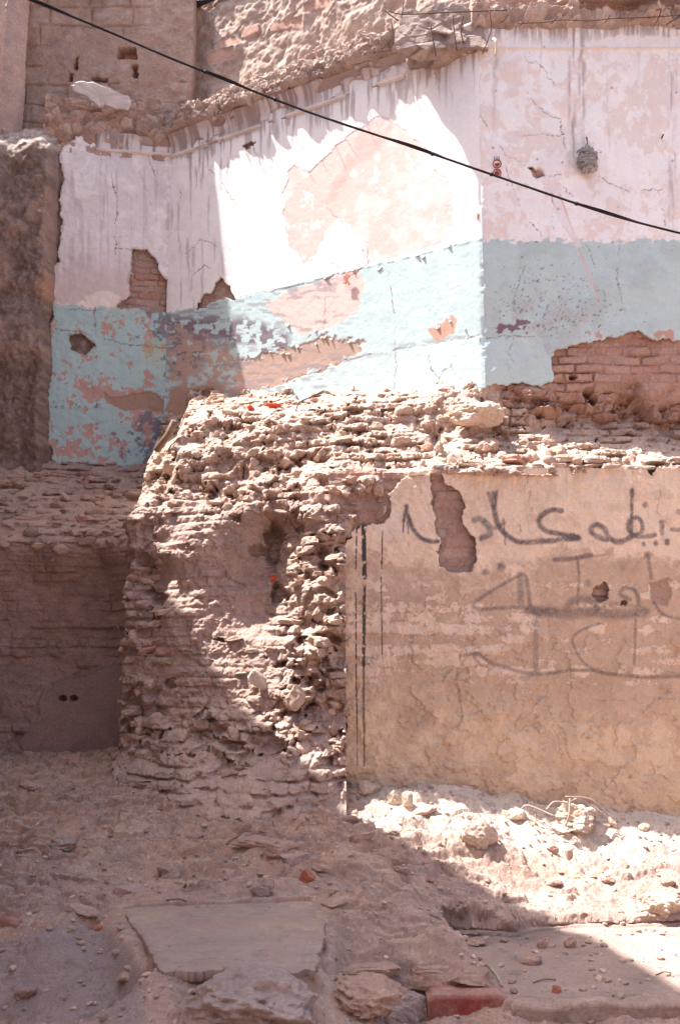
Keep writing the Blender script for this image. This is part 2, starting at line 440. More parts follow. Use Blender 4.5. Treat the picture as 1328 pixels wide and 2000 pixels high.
def cracks(px, py, lines, seed, w=1.0):
    d = np.full(px.shape, 40.)
    wx = px + 3.2 * fbm(px / 14, py / 14, seed, 3) + 1.2 * fbm(px / 4, py / 4, seed + 4, 2)
    wy = py + 3.2 * fbm(px / 14 + 50, py / 14, seed + 1, 3) + 1.2 * fbm(px / 4 + 9, py / 4, seed + 5, 2)
    for L in lines: d = np.minimum(d, linesd(wx, wy, L, 20))
    return d * 1.15 + .75 * ss(-.2, .5, fbm(px / 30, py / 30, seed + 8, 3)) + .25

def brickwork(wall, name, parent, u0, u1, z0, z1, st, seed, base=-.035, amp=.02, rough=.012, back=.35, keep=None, depthf=None, colf=None, ch=.068, bl=.24, mudk=0.0):
    u = np.arange(u0, u1 + st, st); z = np.arange(z0, z1 + st, st); U, Zz = np.meshgrid(u, z, indexing='ij')
    row, fz, r1, r2, body = bricks(U, Zz, ch, bl, seed, warp=.022)
    n = fbm(U * 4, Zz * 4, seed + 30, 5)
    mud = ss(-.25, .35, fbm(U * 3.2, Zz * 4, seed + 33, 5) + mudk); body = body * (1 - .8 * mud) + .8 * mud; r1 = r1 * (1 - .6 * mud) + .3 * mud
    rough = rough * (1 + mud)
    h = base + amp * (r1 - .5) * body + .012 * (body - 1) + rough * n + .004 * fbm(U * 30, Zz * 30, seed + 31, 3)
    P0 = wall.pos(U, Zz, h); px, py = proj(P0[..., 0], P0[..., 1], P0[..., 2])
    if depthf is not None: h = h + depthf(px, py, U, Zz, r1, body); P0 = wall.pos(U, Zz, h)
    c = np.tile(np.array(C_BRICK), U.shape + (1,))
    c = mix(c, C_RED, body * ss(.72, .95, r2) * .7); c = mix(c, C_PALE, body * ss(.35, .05, r2) * .5)
    c = mix(c, (.36, .25, .19), 1 - body); c = mix(c, C_DIRT, ss(-.2, .7, n) * .55)
    if colf is not None: c = colf(c, px, py, U, Zz)
    kp = None if keep is None else keep(px, py, U, Zz)
    return grid_obj(name, P0, M_BRICK, parent, c, kp, back=-wall.n * back, closed=False, smooth=False)

def plaster(wall, name, parent, u0, u1, z0, z1, st, fn, th=.022, mat=None):
    u = np.arange(u0, u1 + st, st); z = np.arange(z0, z1 + st, st); U, Zz = np.meshgrid(u, z, indexing='ij')
    P0 = wall.pos(U, Zz, U * 0); px, py = proj(P0[..., 0], P0[..., 1], P0[..., 2])
    mask, h, c = fn(px, py, U, Zz)
    P0 = wall.pos(U, Zz, h)
    return grid_obj(name, P0, mat or M_PLASTER, parent, c, mask > 0, back=-wall.n * th, rimcol=(.42, .30, .24), smooth=True)

# colours of the painted room
WHITE = (.80, .765, .75); LILAC = (.69, .64, .64); BEIGE = (.70, .55, .47); BLUE = (.40, .54, .53); PINK = (.71, .515, .465)
PURP = (.17, .12, .15); PEEL = (.46, .29, .215)
Z_BLUE = 4.82; Z_LIP = 6.41

# ---- left section ------------------------------------------------
T_L = empty('painted_wall', tuple(WL.o + WL.t * 1.2 + np.array([0, 0, 3.3])), 'lilac white plastered wall with peeling blue dado, left of the inner corner, all in shade', 'wall')
def dep_left(px, py, U, Z, r, body):
    hole = polysd(px, py, [(140,655),(160,650),(178,665),(184,680),(160,692),(142,680)])
    return -.05 * ss(0, 8, hole) 
brickwork(WL, 'brickwork', T_L, .45, WL.len + .02, 3.05, 6.75, .010, 100, base=-.045, depthf=dep_left, back=.4)
out_l = [(190,252),(230,272),(262,276),(300,284),(345,296),(360,296),(360,930),(200,911),(115,904),(98,893),(94,860),(95,800),(97,700),(103,590),(103,520),(119,514),(110,492),(122,450),(115,400),(122,350),(117,312),(128,286),(150,268)]
def fn_left(px, py, U, Z):
    n = fbm(px / 22, py / 22, 301, 5); n2 = fbm(px / 7, py / 7, 302, 4); nb = fbm(px / 60, py / 60, 303, 4)
    wx = px + 5 * n + 2 * n2; wy = py + 5 * fbm(px / 22 + 40, py / 22, 304, 5) + 2 * n2
    sd = polysd(wx, wy, out_l)
    hole = polysd(wx, wy, [(258,492),(286,487),(302,508),(316,540),(334,546),(330,606),(292,604),(232,598),(256,576),(253,550),(255,520)])
    hole2 = polysd(wx, wy, [(138,655),(160,648),(180,668),(186,680),(162,694),(140,682)])
    mask = np.minimum(sd, -np.maximum(hole, hole2))
    inwall = (U < WL.len - .004)
    mask = np.where(inwall, mask, -1)
    # dado
    blue = ss(-2, 2, (py - (594 + (px - 105) * .075)) + 4 * n + 2 * n2)
    strk = fbm(px / 6, py / 70, 305, 4)
    c = np.tile(np.array(LILAC), px.shape + (1,))
    c = mix(c, WHITE, ss(-.1, .4, n + .5 * nb) * .7)
    c = mix(c, (.50, .42, .42), ss(.1, .8, strk + .3 * nb) * .55 * ss(280, 330, py))
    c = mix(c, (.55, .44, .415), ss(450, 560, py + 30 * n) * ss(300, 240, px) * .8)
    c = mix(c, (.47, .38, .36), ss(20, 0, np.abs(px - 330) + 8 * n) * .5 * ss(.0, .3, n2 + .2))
    c = mix(c, (.72, .64, .58), ss(0, 3, polysd(wx, wy, [(110,592),(150,590),(190,568),(220,566),(240,580),(225,603),(110,596)])))
    b = np.tile(np.array(BLUE), px.shape + (1,)) * .93
    b = mix(b, (.34, .46, .47), ss(.0, .7, n) * .5)
    low = ss(640, 820, py)
    pl = ss(.08, .16, fbm(px / 17, py / 17, 306, 5) * .8 + .42 * fbm(px / 60, py / 45, 307, 3) + .30 * n2 + .2 * fbm(px / 3, py / 4, 309, 2) - .32 + .36 * low + .2 * ss(60, 20, np.hypot((px - 165) * .8, py - 660)))
    b = mix(b, (.45, .285, .24), pl)
    b = mix(b, (.42, .40, .22), ss(40, 10, np.hypot(px - 305, py - 690)) * .4)
    b = mix(b, (.16, .15, .19), ss(.2, .3, n2 * .6 + .5 * n + .6 * ss(70, 20, np.hypot(px - 300, (py - 860) * .8)) + .55 * ss(25, 5, np.abs(px - 325)) * ss(700, 640, py) - .2 - .6 * ss(60, 100, np.minimum(np.hypot(px - 300, py - 860), np.abs(px - 325) + 30))) * .8)
    b = mix(b, (.15, .15, .18), ss(.30, .5, fbm(px / 5, py / 5, 308, 3) * .7 + .3 * n) * ss(10, 3, np.abs(py - 790)) * ss(.0, .3, n + .3))
    gap = polysd(wx, wy, [(200,768),(240,778),(270,770),(292,760),(320,779),(345,755),(345,815),(300,802),(230,800),(205,790)])
    b = mix(b, (.36, .235, .175), ss(-1, 1, gap))
    c = mix(c, (0, 0, 0), blue) + b * blue[..., None]
    cr = cracks(px, py, [[(208,280),(230,400),(225,500)],[(275,330),(300,420),(335,455)],[(185,600),(186,700),(180,760)],[(105,600),(230,610),(330,660)],[(110,640),(200,660),(240,672),(330,680)],[(262,545),(262,490),(225,485)],[(290,300),(310,370),(332,400)],[(180,690),(180,775)]], 310)
    c = mix(c, (.15, .11, .10), ss(1.6, .6, cr) * .85)
    c = mix(c, (.3, .2, .16), ss(6, 1, mask) * .5)
    h = .004 * n + .003 * fbm(px / 9, py / 9, 311, 3) - .004 * ss(2.2, .5, cr) - .012 * ss(-1, 2, gap) - .003 * pl * blue + .01 * nb
    h += -.004 * ss(796, 800, py + 3 * n) 
    return mask, h, c
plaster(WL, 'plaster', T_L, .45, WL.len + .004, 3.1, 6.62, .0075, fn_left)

# ---- middle section ----------------------------------------------
T_M = empty('painted_wall', tuple(WM.o + WM.t * 1.5 + np.array([0, 0, 3.4])), 'slanting middle wall, half sunlit, with white and salmon patches above a pale blue dado', 'wall')
brickwork(WM, 'brickwork', T_M, -.02, WM.len + .01, 3.3, 6.75, .010, 120, base=-.04, back=.4)
def fn_mid(px, py, U, Z):
    n = fbm(px / 22, py / 22, 321, 5); n2 = fbm(px / 7, py / 7, 322, 4); nb = fbm(px / 60, py / 60, 323, 4)
    wx = px + 5 * n + 2 * n2; wy = py + 5 * fbm(px / 22 + 40, py / 22, 324, 5) + 2 * n2
    hole = polysd(wx, wy, [(428,538),(445,560),(458,582),(420,592),(383,604),(384,590),(404,574),(416,562)])
    hole2 = polysd(wx, wy, [(470,283),(488,276),(496,280),(480,292)], 20)
    base_px = np.array([300, 470, 560, 700, 800, 945, 1000]); base_py = np.array([900, 840, 815, 805, 795, 760, 752])
    bottom = np.interp(px, base_px, base_py) - wy
    mask = np.minimum(np.minimum(bottom, -hole), -hole2)
    mask = np.where((U > -.03), mask, -1)
    c = np.tile(np.array(WHITE), px.shape + (1,))
    c = mix(c, LILAC, ss(-.1, .5, n) * .5 * ss(480, 440, px))  # lilac kept to the shaded left part: shade tint put into the colour
    strk = fbm(px / 6, py / 70, 325, 4)
    c = mix(c, (.48, .41, .41), ss(.15, .8, strk) * .7 * ss(470, 420, px))
    # dirty runs under the cornice
    lipy = np.interp(px, [330, 630, 925], [297, 205, 100])
    c = mix(c, (.38, .31, .30), ss(.0, .7, strk + .5 * ss(70, 0, py - lipy) - .2) * ss(110, 10, py - lipy) * .75)
    pk = polysd(wx, wy, [(556,372),(572,325),(610,335),(650,290),(700,250),(745,225),(775,242),(800,265),(830,282),(852,310),(862,340),(880,352),(889,440),(862,474),(720,516),(716,482),(692,452),(662,428),(640,445),(624,490),(590,515),(578,495),(560,470),(552,420)])
    pk = np.minimum(pk, -polysd(wx, wy, [(855,285),(900,330),(905,350),(860,345),(842,320)]))
    sf = 9 * ss(330, 250, py) + 1.2
    c = mix(c, PINK, ss(-sf, sf, pk + 3 * n2) * (.96 - .3 * ss(-.2, .6, nb + .5 * n) - .5 * ss(.42, .6, fbm(px / 16, py / 20, 336, 5))))
    c = mix(c, (.68, .37, .33), ss(0, 8, polysd(wx, wy, [(700,250),(750,222),(775,242),(740,300),(690,330),(655,400),(620,405),(650,350)])) * .55)
    topb = np.interp(px, [330, 470, 700, 815, 945], [611, 580, 523, 495, 463])
    blue = ss(-1.5, 1.5, (py - topb) + 3 * n + 1.5 * n2)
    b = np.tile(np.array((.50, .62, .63)), px.shape + (1,))
    b = mix(b, BLUE, ss(.0, .5, n) * .25 + ss(480, 420, px) * .5)
    b = mix(b, PINK, ss(-2, 2, polysd(wx, wy, [(516,592),(560,572),(600,556),(700,524),(713,560),(705,600),(680,622),(640,642),(592,655),(560,632),(530,608)])) * .9)
    pg = polysd(wx, wy, [(330,628),(400,655),(440,668),(458,700),(500,696),(560,684),(600,668),(640,652),(682,668),(706,662),(702,688),(650,716),(560,745),(500,768),(470,778),(440,800),(400,770),(330,745)])
    ppl = ss(-3, 3, pg + 9 * fbm(px / 9, py / 9, 326, 4))
    pu = polysd(wx, wy, [(330,622),(380,617),(470,622),(540,640),(560,652),(570,690),(500,692),(440,662),(405,655),(392,720),(345,740),(332,735)])
    keepb = ss(.1, .22, fbm(px / 8, py / 8, 327, 4) + .2)
    b = mix(b, PURP, ss(-14, 8, pu) * ss(.02, .16, fbm(px / 12, py / 9, 328, 5) * .9 + .12 + .15 * ss(470, 400, px)) * .9)
    b = mix(b, (.45, .31, .25), ppl * (.95 - .8 * ss(-.05, .12, fbm(px / 10, py / 10, 329, 4) + .3 * n) * ss(480, 450, px)))
    st2 = ss(.18, .3, fbm(px / 26, py / 7, 330, 5) + .35 * ss(26, 4, np.abs(py - np.interp(px, [470, 720, 945], [765, 690, 650]))) - .12)
    b = mix(b, (.27, .25, .27), st2 * .6 * ss(990, 930, px + 40 * n) * ss(700, 640, px) + st2 * .5 * ss(640, 690, px) * ss(14, 4, np.abs(py - np.interp(px, [470, 720, 945], [765, 690, 655]))))
    b = mix(b, (.52, .33, .25), ss(-1.5, 1.5, polysd(wx, wy, [(836,640),(862,630),(880,615),(890,622),(884,650),(850,668)])))
    lowp = polysd(wx, wy, [(775,690),(860,672),(948,655),(960,780),(765,800)])
    b = mix(b, (.53, .67, .68), ss(-1, 1, lowp) * .9)
    b = mix(b, (.42, .27, .2), ss(-2, 2, polysd(wx, wy, [(330,760),(400,750),(440,752),(410,800),(330,830)])))
    c = mix(c, (0, 0, 0), blue) + b * blue[..., None]
    cr = cracks(px, py, [[(715,480),(720,515),(680,545)],[(715,520),(600,555),(470,580)],[(755,515),(762,560),(770,620),(775,690)],[(634,530),(637,600),(634,640)],[(640,400),(650,420),(690,450),(720,515)],
        [(775,690),(770,760),(745,775)],[(840,690),(840,720),(858,735),(862,760),(880,770)],[(858,735),(880,715),(890,690)],[(880,715),(900,740),(905,755)],[(340,300),(385,310),(425,345),(460,400)],[(350,345),(352,400),(340,420)],
        [(355,500),(395,470),(425,480)],[(375,540),(400,520),(430,540),(455,578)],[(560,745),(620,725),(720,690),(800,680),(945,655)],[(490,280),(520,345)],[(850,140),(862,200)],[(590,515),(625,505),(665,525)]], 335)
    c = mix(c, (.25, .15, .13), ss(1.5, .5, cr) * .9)
    edge = ss(1.5, 0, np.abs(pk)) 
    h = .0006 * n + .0004 * fbm(px / 5, py / 5, 331, 3) * blue + .0003 * fbm(px / 2.5, py / 2.5, 332, 2) + .0004 * n2 + .003 * nb * ss(480, 400, px)
    h = h - .0022 * ss(2.0, .5, cr) - .003 * ss(-1, 1, pk) - .004 * (ppl > .5) * blue + .002 * ss(-1, 1, lowp) + .003 * ss(-5, 0, py - topb - 2) * ss(6, 2, py - topb) * ss(-.2, .3, n2)
    h = h - .011 * np.exp(-(WM.len - U).clip(0) / .012) * (.5 + .9 * ss(-.2, .5, fbm(Z * 9, Z * 0 + 4, 337, 4)))
    return mask, h, c
plaster(WM, 'plaster', T_M, -.022, WM.len + .004, 3.4, 6.62, .0075, fn_mid)

def flakes():
    bag = Bag(); rs = np.random.RandomState(17)
    spots = [(492,690),(503,697),(521,684),(545,686),(559,693),(577,672),(601,670),(630,655),(648,660),(678,668),(694,664),(848,634),(878,622),(812,494),(823,497),(700,526),(640,545),(905,640),(560,636),(612,648),(740,520),(868,482)]
    for x, y in spots:
        for _ in range(1 + (rs.rand() < .3)):
            p = WM.hit(x + rs.normal() * 7, y + rs.normal() * 3, .001); w = rs.uniform(.010, .024); h = rs.uniform(.008, .026); a = rs.normal() * .5
            side = WM.t * math.cos(a) + np.array([0, 0, math.sin(a)]); dn = np.array([0, 0, -math.cos(a)]) + WM.t * math.sin(a); o_ = WM.n * rs.uniform(.006, .016)
            m = p + dn * h * .5 + o_ * .35; e = p + dn * h + o_
            top = [p - side * w, p + side * w, m + side * w * .8, m - side * w * .7, e + side * w * rs.uniform(0, .4), e - side * w * rs.uniform(0, .4)]
            v = np.array(top + [q - WM.n * .0015 for q in top]); f = np.array([(3,2,1),(3,1,0),(5,4,2),(5,2,3),(7,8,9),(6,7,9),(8,10,11),(9,8,11),(1,2,8),(1,8,7),(2,4,10),(2,10,8),(4,5,11),(4,11,10),(5,3,9),(5,9,11),(3,0,6),(3,6,9)])
            bag.add(v, f, np.array((.52, .62, .62)) if rs.rand() < .75 else np.array(PINK))
    bag.build('paint_flakes', M_PLASTER, T_M)
flakes()

# ---- right section -----------------------------------------------
T_R = empty('painted_wall', tuple(WR.o + WR.t * 1.2 + np.array([0, 0, 3.2])), 'frontal wall at upper right, patchy white and beige over a smooth blue dado, bare brick below', 'wall')
def dep_right(px, py, U, Z, r, body):
    low = ss(735, 830, py + 25 * fbm(px / 40, py / 40, 401, 3))
    d = -.12 * low * ss(.2, .7, r) - .07 * low - .10 * low * ss(0, .5, fbm(px / 30, py / 18, 404, 4)) - .18 * ss(800, 850, py) * ss(1100, 1180, px)
    n = fbm(px / 26, py / 20, 402, 4); f1_, f2_, cw_ = worley(px / 34 + .4 * n, py / 24, 405)
    d = d + low * (.13 * (cw_ - .55) * ss(0, .3, f2_ - f1_) - .05 * ss(.7, .9, ridged(px / 40, py / 30, 406, 4)))
    d = d + .05 * low * n
    for cx, cy, rx, ry in ((1150,765,12,10),(1162,778,8,10),(1152,815,14,9),(1180,828,12,7),(1118,737,8,5),(1245,835,35,16),(1300,845,30,12),(975,825,40,12)):
        d = d - .16 * ss(1.1, .5, np.hypot((px - cx) / rx, (py - cy) / ry))
    # rounded lump of earth at left
    d = d + .12 * ss(1.05, .2, np.hypot((px - 1030) / 90, (py - 790) / 45)) * (1 + .4 * n)
    d = d - .012 * ss(660, 690, py) * (1 - body)
    return d
def col_right(c, px, py, U, Z):
    low = ss(735, 820, py + 25 * fbm(px / 40, py / 40, 401, 3))
    c = mix(c, (.37, .235, .17), low * .7)
    return mix(c, (.44, .25, .19), (1 - low) * .35)
brickwork(WR, 'brickwork', T_R, -.03, 2.5, 2.95, 6.95, .0075, 140, base=-.035, amp=.03, depthf=dep_right, colf=col_right, back=.5, ch=.072, bl=.22, mudk=.12)
def fn_right(px, py, U, Z):
    n = fbm(px / 22, py / 22, 341, 5); n2 = fbm(px / 7, py / 7, 342, 4); nb = fbm(px / 60, py / 60, 343, 4)
    wx = px + 4 * n + 2 * n2; wy = py + 4 * fbm(px / 22 + 40, py / 22, 344, 5) + 2 * n2
    sd = polysd(wx, wy, [(900,20),(1500,20),(1500,640),(1328,664),(1290,664),(1262,660),(1246,646),(1200,656),(1140,670),(1082,686),(1074,700),(1084,735),(1080,747),(1060,752),(1000,748),(948,754),(930,760),(900,700)])
    hol = polysd(wx, wy, [(1033,325),(1052,332),(1062,342),(1042,342)], 20)
    mask = np.minimum(sd, -hol); mask = np.where(U > -.001, mask, -1)
    c = np.tile(np.array(WHITE), px.shape + (1,))
    bg = ss(-.03, .07, .75 * fbm(px / 40, py / 46, 345, 6, .62) + .42 * fbm(px / 10, py / 14, 346, 5, .62) + .02)
    c = mix(c, BEIGE, bg * .55)
    c = mix(c, (.74, .66, .66), ss(.1, .6, nb) * .4)
    strk = fbm(px / 5, py / 90, 347, 5)
    for cx, w, y0, y1, k in ((1118, 12, 20, 330, 1.), (1136, 9, 60, 300, .8), (1310, 10, 60, 450, .9), (1060, 6, 40, 180, .6), (965, 9, 90, 330, .4), (1186, 4, 90, 330, .5), (1245, 10, 95, 160, .4)):
        c = mix(c, (.36, .29, .28), ss(w, 0, np.abs(px - cx + 4 * n)) * ss(y0 - 20, y0 + 20, py) * ss(y1 + 60, y1 - 120, py) * ss(-.5, .5, strk) * k)
    c = mix(c, (.33, .27, .26), ss(.0, .6, strk + .35) * ss(100, 60, py + 14 * strk) * .8)
    c = mix(c, (.80, .76, .74), ss(-2, 2, polysd(wx, wy, [(1185,70),(1300,72),(1328,72),(1328,94),(1140,92)])) * .8)
    c = mix(c, (.70, .58, .42), ss(3.5, 1, np.abs(py - 96)) * .7)
    blue = ss(-1.5, 1.5, py - (466 + 9 * ss(-.15, .45, fbm(px / 13, py / 9, 348, 4))) + 3 * n + 2 * n2)
    b = np.tile(np.array((.46, .56, .56)), px.shape + (1,))
    b = mix(b, (.40, .48, .475), ss(-.2, .6, nb + .4 * n) * .6)
    b = mix(b, (.40, .36, .35), ss(90, 10, np.hypot((px - 1060) * .5, py - 620)) * .4 * ss(-.4, .4, n))
    b = mix(b, (.20, .13, .17), ss(.12, .2, fbm(px / 13, py / 11, 349, 4) + .9 * ss(60, 15, np.hypot((px - 985) * .75, (py - 638) * 1.6)) - .9))
    b = mix(b, (.18, .15, .15), ss(.62, .72, fbm(px / 4, py / 4, 350, 3) * .55 + .30 * ss(120, 30, np.hypot((px - 1080) * .6, py - 600))) * .8)
    for (cx, cy, r_) in ((1285,652,9),(1305,653,12),(1168,653,6),(1148,653,4)):
        b = mix(b, (.48, .26, .2), ss(1.1, .9, np.hypot(wx - cx, wy - cy) / r_) * .9)
    b = mix(b, (.48, .60, .61), ss(-1, 1, polysd(wx, wy, [(935,657),(1060,657),(1066,690),(1090,740),(935,770)])) * .7)
    # dado top strip, slightly thicker paint
    c = mix(c, (0, 0, 0), blue) + b * blue[..., None]
    for L in ([(1100,440),(1128,480),(1165,575),(1168,600)], [(1092,380),(1118,450),(1125,478)]):
        d = linesd(px + n, py, L, 12); c = mix(c, (.62, .42, .36), ss(2.5, 1, d) * .8)
    d = linesd(px + n, py, [(1078,370),(1095,420),(1128,475)], 20); c = mix(c, (.72, .66, .67), ss(9, 6, d) * .7)
    cr = cracks(px, py, [[(930,208),(965,280),(985,300),(1035,330),(1060,345),(1110,338)],[(1025,110),(1035,125),(1048,120),(1085,170)],[(1035,190),(1050,210),(1095,235),(1102,290),(1115,325)],[(985,320),(1000,360),(1020,420),(1060,462)],
        [(1070,345),(1080,400),(1080,462)],[(1020,265),(1100,262)],[(1080,345),(1120,385)],[(1170,345),(1220,372),(1290,370)],[(1285,370),(1300,440)],[(1210,480),(1205,540),(1215,600),(1240,640)],[(1025,520),(1012,560),(995,600),(970,605)],
        [(1003,660),(990,700),(998,740),(990,750)],[(990,685),(1002,705)],[(1060,660),(1070,690)],[(1145,480),(1170,540),(1185,590)],[(945,660),(1000,655),(1060,660)]], 355)
    c = mix(c, (.24, .16, .15), ss(1.5, .5, cr) * .85)
    # small marks: chips and pock holes
    f1, f2, cid = worley(px / 26, py / 26, 356)
    c = mix(c, (.25, .17, .14), ss(.12, .06, f1) * ss(.95, .97, cid) * .7)
    sc = ss(1.05, .6, np.hypot((px - 1000) / 22, (py - 268) / 16)); sc2 = ss(1.1, .6, np.hypot((px - 1050) / 12, (py - 338) / 10))
    c = mix(c, (.66, .56, .52), sc * .6); c = mix(c, (.3, .18, .13), sc2 * .8)
    h = .004 * n + .0015 * n2 + .008 * nb - .003 * ss(2.0, .5, cr) - .006 * sc - .03 * sc2
    h = h + .004 * ss(474, 470, py) * (blue > .5) * ss(0, .2, n2)
    h = h + .01 * ss(3, 1, np.abs(py - 96)) + .006 * ss(99, 93, py)
    h = h - .011 * np.exp(-U.clip(0) / .012) * (.5 + .9 * ss(-.2, .5, fbm(Z * 9, Z * 0 + 4, 337, 4)))
    return mask, h, c
plaster(WR, 'plaster', T_R, 0.0, 2.5, 3.2, 6.75, .0072, fn_right, th=.026)

# ---- cornices -----------------------------------------------------
def cornice(wall, parent, u0, u1, prof, name='cornice', amp=.004, seed=500, streak=True):
    prof = np.array(prof, float)
    st = .01; L = np.r_[0, np.cumsum(np.hypot(*np.diff(prof, axis=0).T))]
    s = np.arange(0, L[-1], .007); hh = np.interp(s, L, prof[:, 0]); zz = np.interp(s, L, prof[:, 1])
    u = np.arange(u0, u1, st); U, H = np.meshgrid(u, hh, indexing='ij'); _, Zz = np.meshgrid(u, zz, indexing='ij'); _, Ss = np.meshgrid(u, s, indexing='ij')
    n = fbm(U * 6, Zz * 9, seed, 4); H = H + amp * n; Zz = Zz + amp * fbm(U * 2, Zz * 2, seed + 1, 3)
    sk = fbm(U * 26, Zz * 2.5, seed + 2, 4) + .35 * fbm(U * 3, Zz, seed + 4, 3); f = Ss / L[-1]
    c = np.tile(np.array((.66, .58, .56)), U.shape + (1,))
    c = mix(c, (.26, .19, .17), ss(-.05, .35, sk + .5 * f - .25) * .85 * ss(.1, .35, f))
    c = mix(c, (.66, .57, .50), ss(.22, .1, f) * .8)
    chip = ss(.38, .46, fbm(U * 3.2, Zz * 7, seed + 6, 5) + .25 * f); H = H - .022 * chip; c = mix(c, (.37, .27, .22), chip)
    c = mix(c, (.42, .33, .29), ss(-.1, .6, fbm(U * 2.2, Zz * 5, seed + 7, 4)) * .5)
    keep = None
    return grid_obj(name, wall.pos(U, Zz, H), M_PLASTER, parent, c, keep, back=-wall.n * .15, smooth=True)
cornice(WM, T_M, 0.0, WM.len + .0, [(.0, Z_LIP - .02), (.022, Z_LIP - .01), (.022, Z_LIP + .012), (.006, Z_LIP + .02), (.010, Z_LIP + .08), (.026, Z_LIP + .14), (.052, Z_LIP + .185), (.066, Z_LIP + .2), (.066, Z_LIP + .225)])
cornice(WL, T_L, 1.0, WL.len - .0, [(.0, Z_LIP + .0), (.022, Z_LIP + .01), (.022, Z_LIP + .03), (.006, Z_LIP + .035), (.012, Z_LIP + .1), (.03, Z_LIP + .17), (.03, Z_LIP + .2)], seed=520)

# ---- broken slab edge lying on the wall tops ----------------------
def debris(wall, name, parent, u0, u1, prof, amp, seed, col=(.40, .30, .25), st=.009, lit=None, zoff=None, back=.2):
    prof = np.array(prof, float); L = np.r_[0, np.cumsum(np.hypot(*np.diff(prof, axis=0).T))]
    s = np.arange(0, L[-1], st); hh = np.interp(s, L, prof[:, 0]); zz = np.interp(s, L, prof[:, 1])
    u = np.arange(u0, u1, st); U, H = np.meshgrid(u, hh, indexing='ij'); _, Zz = np.meshgrid(u, zz, indexing='ij'); _, Ss = np.meshgrid(u, s, indexing='ij')
    f1, f2, cid = worley(U * 9 + .5 * fbm(U * 4, Ss * 4, seed, 2), Ss * 14, seed + 1)
    f3, f4, cid2 = worley(U * 24, Ss * 26, seed + 2)
    n = fbm(U * 5, Ss * 5, seed + 3, 5)
    d = amp * (1.1 * (cid - .4) * ss(.0, .18, f2 - f1) + .7 * n + .35 * (cid2 - .5) * ss(0, .2, f4 - f3))
    H = H + d * .8; Zz = Zz + d * .6
    if zoff is not None: Zz = Zz + zoff(U)
    c = np.tile(np.array(col), U.shape + (1,))
    c = mix(c, (.52, .42, .36), ss(.5, .9, cid) * .7); c = mix(c, (.28, .2, .16), ss(.25, .05, cid) * .6); c = mix(c, C_DIRT, ss(0, .6, n) * .5)
    return grid_obj(name, wall.pos(U, Zz, H), M_EARTH, parent, c, back=-wall.n * back, smooth=False)
debris(WM, 'broken_slab_edge', T_M, -.05, WM.len - .55, [(.02, 6.61), (.085, 6.63), (.09, 6.67), (.09, 6.74), (.04, 6.83), (-.06, 6.92), (-.2, 7.02), (-.38, 7.10)], .065, 540, col=(.35, .26, .22))
debris(WR, 'broken_slab_edge', T_R, -.05, 2.5, [(.0, 6.61), (.05, 6.62), (.07, 6.64), (.075, 6.71), (.03, 6.76), (-.1, 6.80), (-.3, 6.84), (-.5, 6.9)], .08, 560, col=(.36, .27, .23))
debris(WL, 'broken_slab_edge', T_L, 1.38, WL.len + .05, [(.0, 6.60), (.03, 6.62), (.02, 6.72), (-.06, 6.80), (-.2, 6.86), (-.45, 6.9)], .06, 580, col=(.34, .24, .19))

# ---- upper storey ---------------------------------------------------
WU = Wall((B_[0] + WM.n[0] * -.38 - .05, B_[1] - WM.n[1] * .38), (A_[0] - WM.n[0] * .38 + 1.6 * WM.t[0], A_[1] - WM.n[1] * .38 + 1.6 * WM.t[1]))
def lump_wall(wall, name, parent, u0, u1, z0, z1, st, seed, amp=.02, col=(.42, .31, .255), fn=None, back=.35, ztop=None, mat=None):
    u = np.arange(u0, u1, st); z = np.arange(z0, z1, st); U, Zz = np.meshgrid(u, z, indexing='ij')
    if ztop is not None:
        zt = ztop(u)[:, None]; Zz = z0 + (Zz - z0) / (z1 - z0) * (zt - z0)
    n = fbm(U * 2.5, Zz * 2.5, seed, 5); n2 = fbm(U * 10, Zz * 10, seed + 1, 4); rg = ridged(U * 3, Zz * 3, seed + 2, 4)
    h = amp * (n + .55 * n2) - amp * .5 * ss(.75, .95, rg) + .004 * fbm(U * 32, Zz * 32, seed + 8, 3)
    h = h + .3 * amp * np.floor(fbm(U * 4 + 7, Zz * 4, seed + 3, 5) * 2.5) / 2.5
    c = np.tile(np.array(col), U.shape + (1,)); c = mix(c, (.50, .40, .34), ss(.1, .7, n2) * .4); c = mix(c, (.32, .22, .175), ss(.1, .7, -n) * .4)
    P0 = wall.pos(U, Zz, h); px, py = proj(P0[..., 0], P0[..., 1], P0[..., 2])
    if fn is not None: h, c = fn(px, py, U, Zz, h, c); P0 = wall.pos(U, Zz, h)
    return grid_obj(name, P0, mat or M_EARTH, parent, c, back=-wall.n * back, smooth=True)
T_U = empty('upper_wall', tuple(WU.o + WU.t * 2 + np.array([0, 0, 6.9])), 'sunlit lumpy earth wall above the slanting painted wall, hollow brick ends showing', 'wall')
def fn_up(px, py, U, Z, h, c):
    for cx, cy, w, hh in ((430, 108, 52, 24), (490, 62, 36, 20), (560, 48, 60, 22), (447, 82, 34, 14), (620,10,50,20)):
        k = polysd(px, py, [(cx-w/2, cy+hh*.75), (cx-w/2, cy-hh*.2), (cx+w/2, cy-hh*.8), (cx+w/2, cy+hh*.2)], 20)
        rib = .5 + .5 * np.sin(py * 1.3 + px * .35)
        c = mix(c, (.52, .31, .24), ss(-1, 1, k) * (.75 + .2 * rib)); h = np.where(k > 0, h * .2 + .006 + .002 * rib, h)
    return h, c
lump_wall(WU, 'earth_render', T_U, 0, WU.len, 6.85, 9.2, .011, 600, amp=.03, fn=fn_up)
WB = Wall((-3.35, 9.3), (WU.o[0] + .02, 9.3))
T_B = empty('block_wall', (-2.4, 9.3, 6.6), 'shaded upper wall of mud covered blocks with small square gaps, at top left', 'wall')
